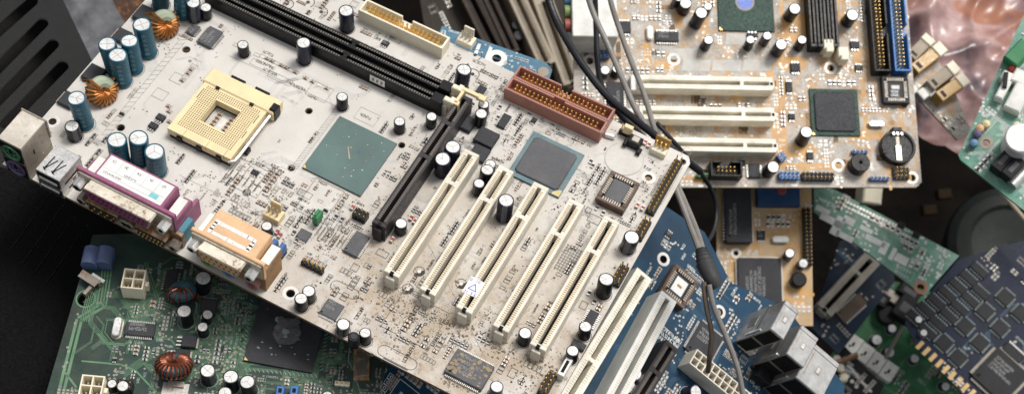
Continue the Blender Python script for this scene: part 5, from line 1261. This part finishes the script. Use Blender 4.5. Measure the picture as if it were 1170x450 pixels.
# ================================================================== CABLES
def smooth_path(P,n=10):
    out=[]
    for i in range(len(P)-1):
        p0=P[max(0,i-1)];p1=P[i];p2=P[i+1];p3=P[min(len(P)-1,i+2)]
        for k in range(n):
            t=k/n; out.append(.5*((2*p1)+(-p0+p2)*t+(2*p0-5*p1+4*p2-p3)*t*t+(-p0+3*p1-3*p2+p3)*t**3))
    out.append(P[-1]); return out
def cable(name,label,P,r,m,group=None,extra=None):
    q=MB(); q.tube(smooth_path([at(*p) for p in P]),r,m,10); o=obj(name,q); tag(o,label,'cable',group); return o
cable('cable','thick black cable running from the top edge down to the corner of the white board',[(618,-30,935),(634,20,930),(660,66,915),(692,108,905),(722,134,895),(750,156,885),(775,176,885),(800,196,905)],2.2,M['cable_k'])
cable('cable','thin black cable hanging over the white audio box of the tan board',[(679,-30,930),(681,30,930),(683,75,925),(690,104,920),(712,135,910),(745,165,900)],1.7,M['cable_k'])
cable('cable','grey cable, the left one of the two passing over the audio box',[(662,-40,920),(676,10,920),(696,55,915),(713,95,905),(728,128,895),(752,165,885),(772,215,872),(790,262,858),(803,296,840)],1.75,M['cable_g'])
cable('cable','grey cable, right one of two, crossing the ends of the cream slots',[(688,-40,925),(700,10,922),(718,62,918),(735,105,908),(748,148,895),(764,190,885),(783,232,872),(797,266,858),(806,296,842)],1.6,M['cable_g'])
cable('cable','thin black cable looping behind the white corner below the tan board',[(750,140,900),(782,176,905),(806,205,940),(818,232,955),(816,262,950),(800,286,935),(780,300,925)],1.3,M['cable_k'])
cable('cable','brown lead running from the moulded plug into the white power socket',[(804,322,828),(807,350,828),(813,380,832),(811,405,838),(809,424,848)],1.4,mat('brownish_cable',(.11,.085,.065),.5,dust=.3))
cable('cable','grey lead running from moulded plug past the power socket to bottom edge',[(810,325,826),(816,352,826),(832,390,830),(844,425,834),(852,470,838)],1.5,M['cable_g'])
q=MB(); P=[at(801,284,842),at(803,292,840),at(807,304,836),at(813,317,832),at(819,327,832)]
q.tube(smooth_path(P,5),[2.4+(.7 if i%2 else 0)+.22*i if i<9 else 5.3-.13*(i-9) for i in range(21)],mat('plug_rubber',(.045,.045,.048),.55,dust=.2),12); 
o=obj('cable_plug',q); tag(o,'dark grey moulded plug joining the cables over the blue board','cable plug')
# grey rod over the green board
q=MB(); q.tube([at(1032,372,1110),at(990,448,1118),at(972,480,1122)],[1.2,1.9,2.3],M['cable_g'],10); tag(obj('thin_rod',q),'thin grey rod slanting across the row of white sockets','rod')

# ================================================================== PINK BAG, sheets, dark bowl
def sheet(name,label,cat,px,py,depth,n,xdir,w,l,nx,ny,fn,m,shape=None):
    N=c2w(Vector(n).normalized()); b=board_px(name,label,cat,px,py,depth,n,xdir)
    vs=[];fs=[]
    for j in range(ny+1):
        for i in range(nx+1):
            u,v=i/nx,j/ny; x,y=(u-.5)*w,(v-.5)*l
            if shape: x,y=shape(u,v,x,y)
            vs.append((x,y,fn(x,y)))
    for j in range(ny):
        for i in range(nx): a=j*(nx+1)+i; fs.append([a,a+1,a+nx+2,a+nx+1])
    q=MB(); q.add(vs,fs,m); me=q.mesh(name,False); me.shade_smooth()
    bpy.data.objects.remove(b.root)
    o=obj(name,me); o.matrix_world=b.mw; tag(o,label,cat); return o
from mathutils import noise as NZ
def crumple(x,y,s=1,k=0):
    p=Vector((x*.017*s+k,y*.011*s,k)); a=1-abs(NZ.noise(p)); b=1-abs(NZ.noise(p*2.3+Vector((3,1,0)))); c=1-abs(NZ.noise(p*5.1))
    return a*a*18/s+b**3*8/s+c**3*1.6/s
def bag_mat():
    m=bpy.data.materials.new('pink_antistatic_film'); m.use_nodes=True; n=m.node_tree.nodes; l=m.node_tree.links; b=n['Principled BSDF']
    geo=n.new('ShaderNodeNewGeometry')
    def ns(s,d=3,off=0):
        mp=n.new('ShaderNodeMapping'); mp.inputs['Location'].default_value=(off,off*.7,0); l.new(geo.outputs['Position'],mp.inputs[0])
        t=n.new('ShaderNodeTexNoise'); t.inputs['Scale'].default_value=s; t.inputs['Detail'].default_value=d; l.new(mp.outputs[0],t.inputs['Vector']); return t.outputs['Fac']
    def rp(src,*st):
        r=n.new('ShaderNodeValToRGB'); e=r.color_ramp.elements; e[0].position,e[0].color=st[0][0],(*st[0][1],1); e[1].position,e[1].color=st[-1][0],(*st[-1][1],1)
        for p,c in st[1:-1]: x=e.new(p); x.color=(*c,1)
        l.new(src,r.inputs[0]); return r.outputs[0]
    c1=rp(ns(.026,4,40),(.34,(.05,.035,.045)),(.45,(.24,.14,.135)),(.55,(.44,.29,.27)),(.66,(.27,.12,.09)))
    c2=rp(ns(.03,3,90),(.35,(.34,.12,.045)),(.7,(.20,.06,.03)))
    f=rp(ns(.020,2,150),(.52,(0,0,0)),(.60,(.8,.8,.8)))
    x=n.new('ShaderNodeMix'); x.data_type='RGBA'; l.new(f,x.inputs[0]); l.new(c1,x.inputs[6]); l.new(c2,x.inputs[7]); l.new(x.outputs[2],b.inputs['Base Color'])
    b.inputs['Roughness'].default_value=.34; b.inputs['Coat Weight'].default_value=.15; b.inputs['Coat Roughness'].default_value=.12; return m
sheet('antistatic_bag','crumpled pinkish antistatic plastic bag with brown contents, top right of the pile','plastic bag',1120,50,1092,(.05,-.25,-.96),(1,.75),150,150,70,70,lambda x,y: crumple(x,y,1.1,2.3)-14-.0016*(x*x+y*y)*.6,bag_mat(),
  shape=lambda u,v,x,y:(x+6*math.sin(v*7),y+5*math.sin(u*9)))
sheet('grey_plastic_sheet','crumpled grey plastic sheet in the gap between black case and white board','plastic sheet',98,22,985,(.2,-.4,-.9),(.5,.86),110,38,40,20,lambda x,y: crumple(x,y,1.3,7.1)*.7,M['greysheet'])
sheet('rusty_metal_sheet','dark rusty metal sheet behind the top left corner of the white board','metal sheet',150,10,1060,(.0,-.35,-.93),(1,.1),170,120,30,20,lambda x,y: crumple(x,y,.8,9.4)*.5,M['browns'])
bq=board_px('x','x','x',1150,282,1180,(-.1,-.3,-.95),(1,0)); mw=bq.mw; bpy.data.objects.remove(bq.root)
q=MB(); q.lathe([(44,-30),(46,0),(44,6),(38,9),(30,9.5),(27,7.5),(12,6.5),(.01,6)],48,M['darkgreen'],cap1=False); o=obj('plastic_bowl',q); o.matrix_world=mw; tag(o,'large round dark plastic cover in the dark gap at right edge','plastic cover')
q=MB(); q.tube([at(1132,205,1060),at(1160,238,1050),at(1200,285,1040)],1.6,M['beige'],8); tag(obj('bare_wire',q),'thin brownish bare wire under the bright green board at the right edge','wire')
x=at(945,213,1035); q=MB(); q.box(-7,7,-6,6,-6,6,M['cream'],c=1); o=obj('cream_plug',q,None,at(993,223,1060)); o.rotation_euler=(.5,.2,.5); tag(o,'small cream plug just below the lower edge of the tan motherboard','plug')

# amber bits deep in the dark gap
for i,(px,py) in enumerate(((1061,240),(1078,222))):
    q=MB(); q.box(-6,6,-4,4,-3,3,mat('dark_amber',(.018,.010,.003),.7,dust=.0,spec=.1),c=.6); q.box(-7,7,-1,1,-4.5,-3,M['brown_d']); o=obj('amber_block',q,None,at(px,py,1260)); o.rotation_euler=(.4,.1,.7)
    tag(o,('dark amber block, the lower one of two in the black gap','dark amber block, the upper one of two in the black gap')[i],'block')
# ground under the pile
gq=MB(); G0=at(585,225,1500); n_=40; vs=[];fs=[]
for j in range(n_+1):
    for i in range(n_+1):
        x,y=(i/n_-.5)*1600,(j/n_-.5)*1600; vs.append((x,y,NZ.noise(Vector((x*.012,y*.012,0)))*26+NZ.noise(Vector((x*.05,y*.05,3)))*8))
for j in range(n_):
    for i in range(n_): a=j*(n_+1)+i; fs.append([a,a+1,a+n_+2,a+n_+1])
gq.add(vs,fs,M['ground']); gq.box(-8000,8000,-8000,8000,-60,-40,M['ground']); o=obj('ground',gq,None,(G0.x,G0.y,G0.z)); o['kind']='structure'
# ------------------------------------------------------------------ light and render
W=bpy.data.worlds.new('World'); S.world=W; W.use_nodes=True
n=W.node_tree.nodes; l=W.node_tree.links; bg=n['Background']
sky=n.new('ShaderNodeTexSky'); sky.sky_type='NISHITA'; sky.sun_disc=False
SUN=Vector((.20,.34,.92)).normalized()
sky.sun_elevation=math.asin(SUN.z); sky.sun_rotation=math.atan2(SUN.x,SUN.y); sky.dust_density=4; sky.air_density=1.2
hs=n.new('ShaderNodeHueSaturation'); hs.inputs['Saturation'].default_value=.22; l.new(sky.outputs[0],hs.inputs['Color']); l.new(hs.outputs[0],bg.inputs[0])
bg.inputs[1].default_value=.128
sd=bpy.data.lights.new('sun','SUN'); sd.energy=2.6; sd.angle=math.radians(20); sd.color=(1,.975,.94)
so=bpy.data.objects.new('sun',sd); COL.objects.link(so); so.rotation_euler=SUN.to_track_quat('Z','Y').to_euler(); so.location=(0,0,900)
S.view_settings.view_transform='Standard'; S.view_settings.look='None'; S.view_settings.exposure=0
S.render.resolution_x=1024; S.render.resolution_y=393
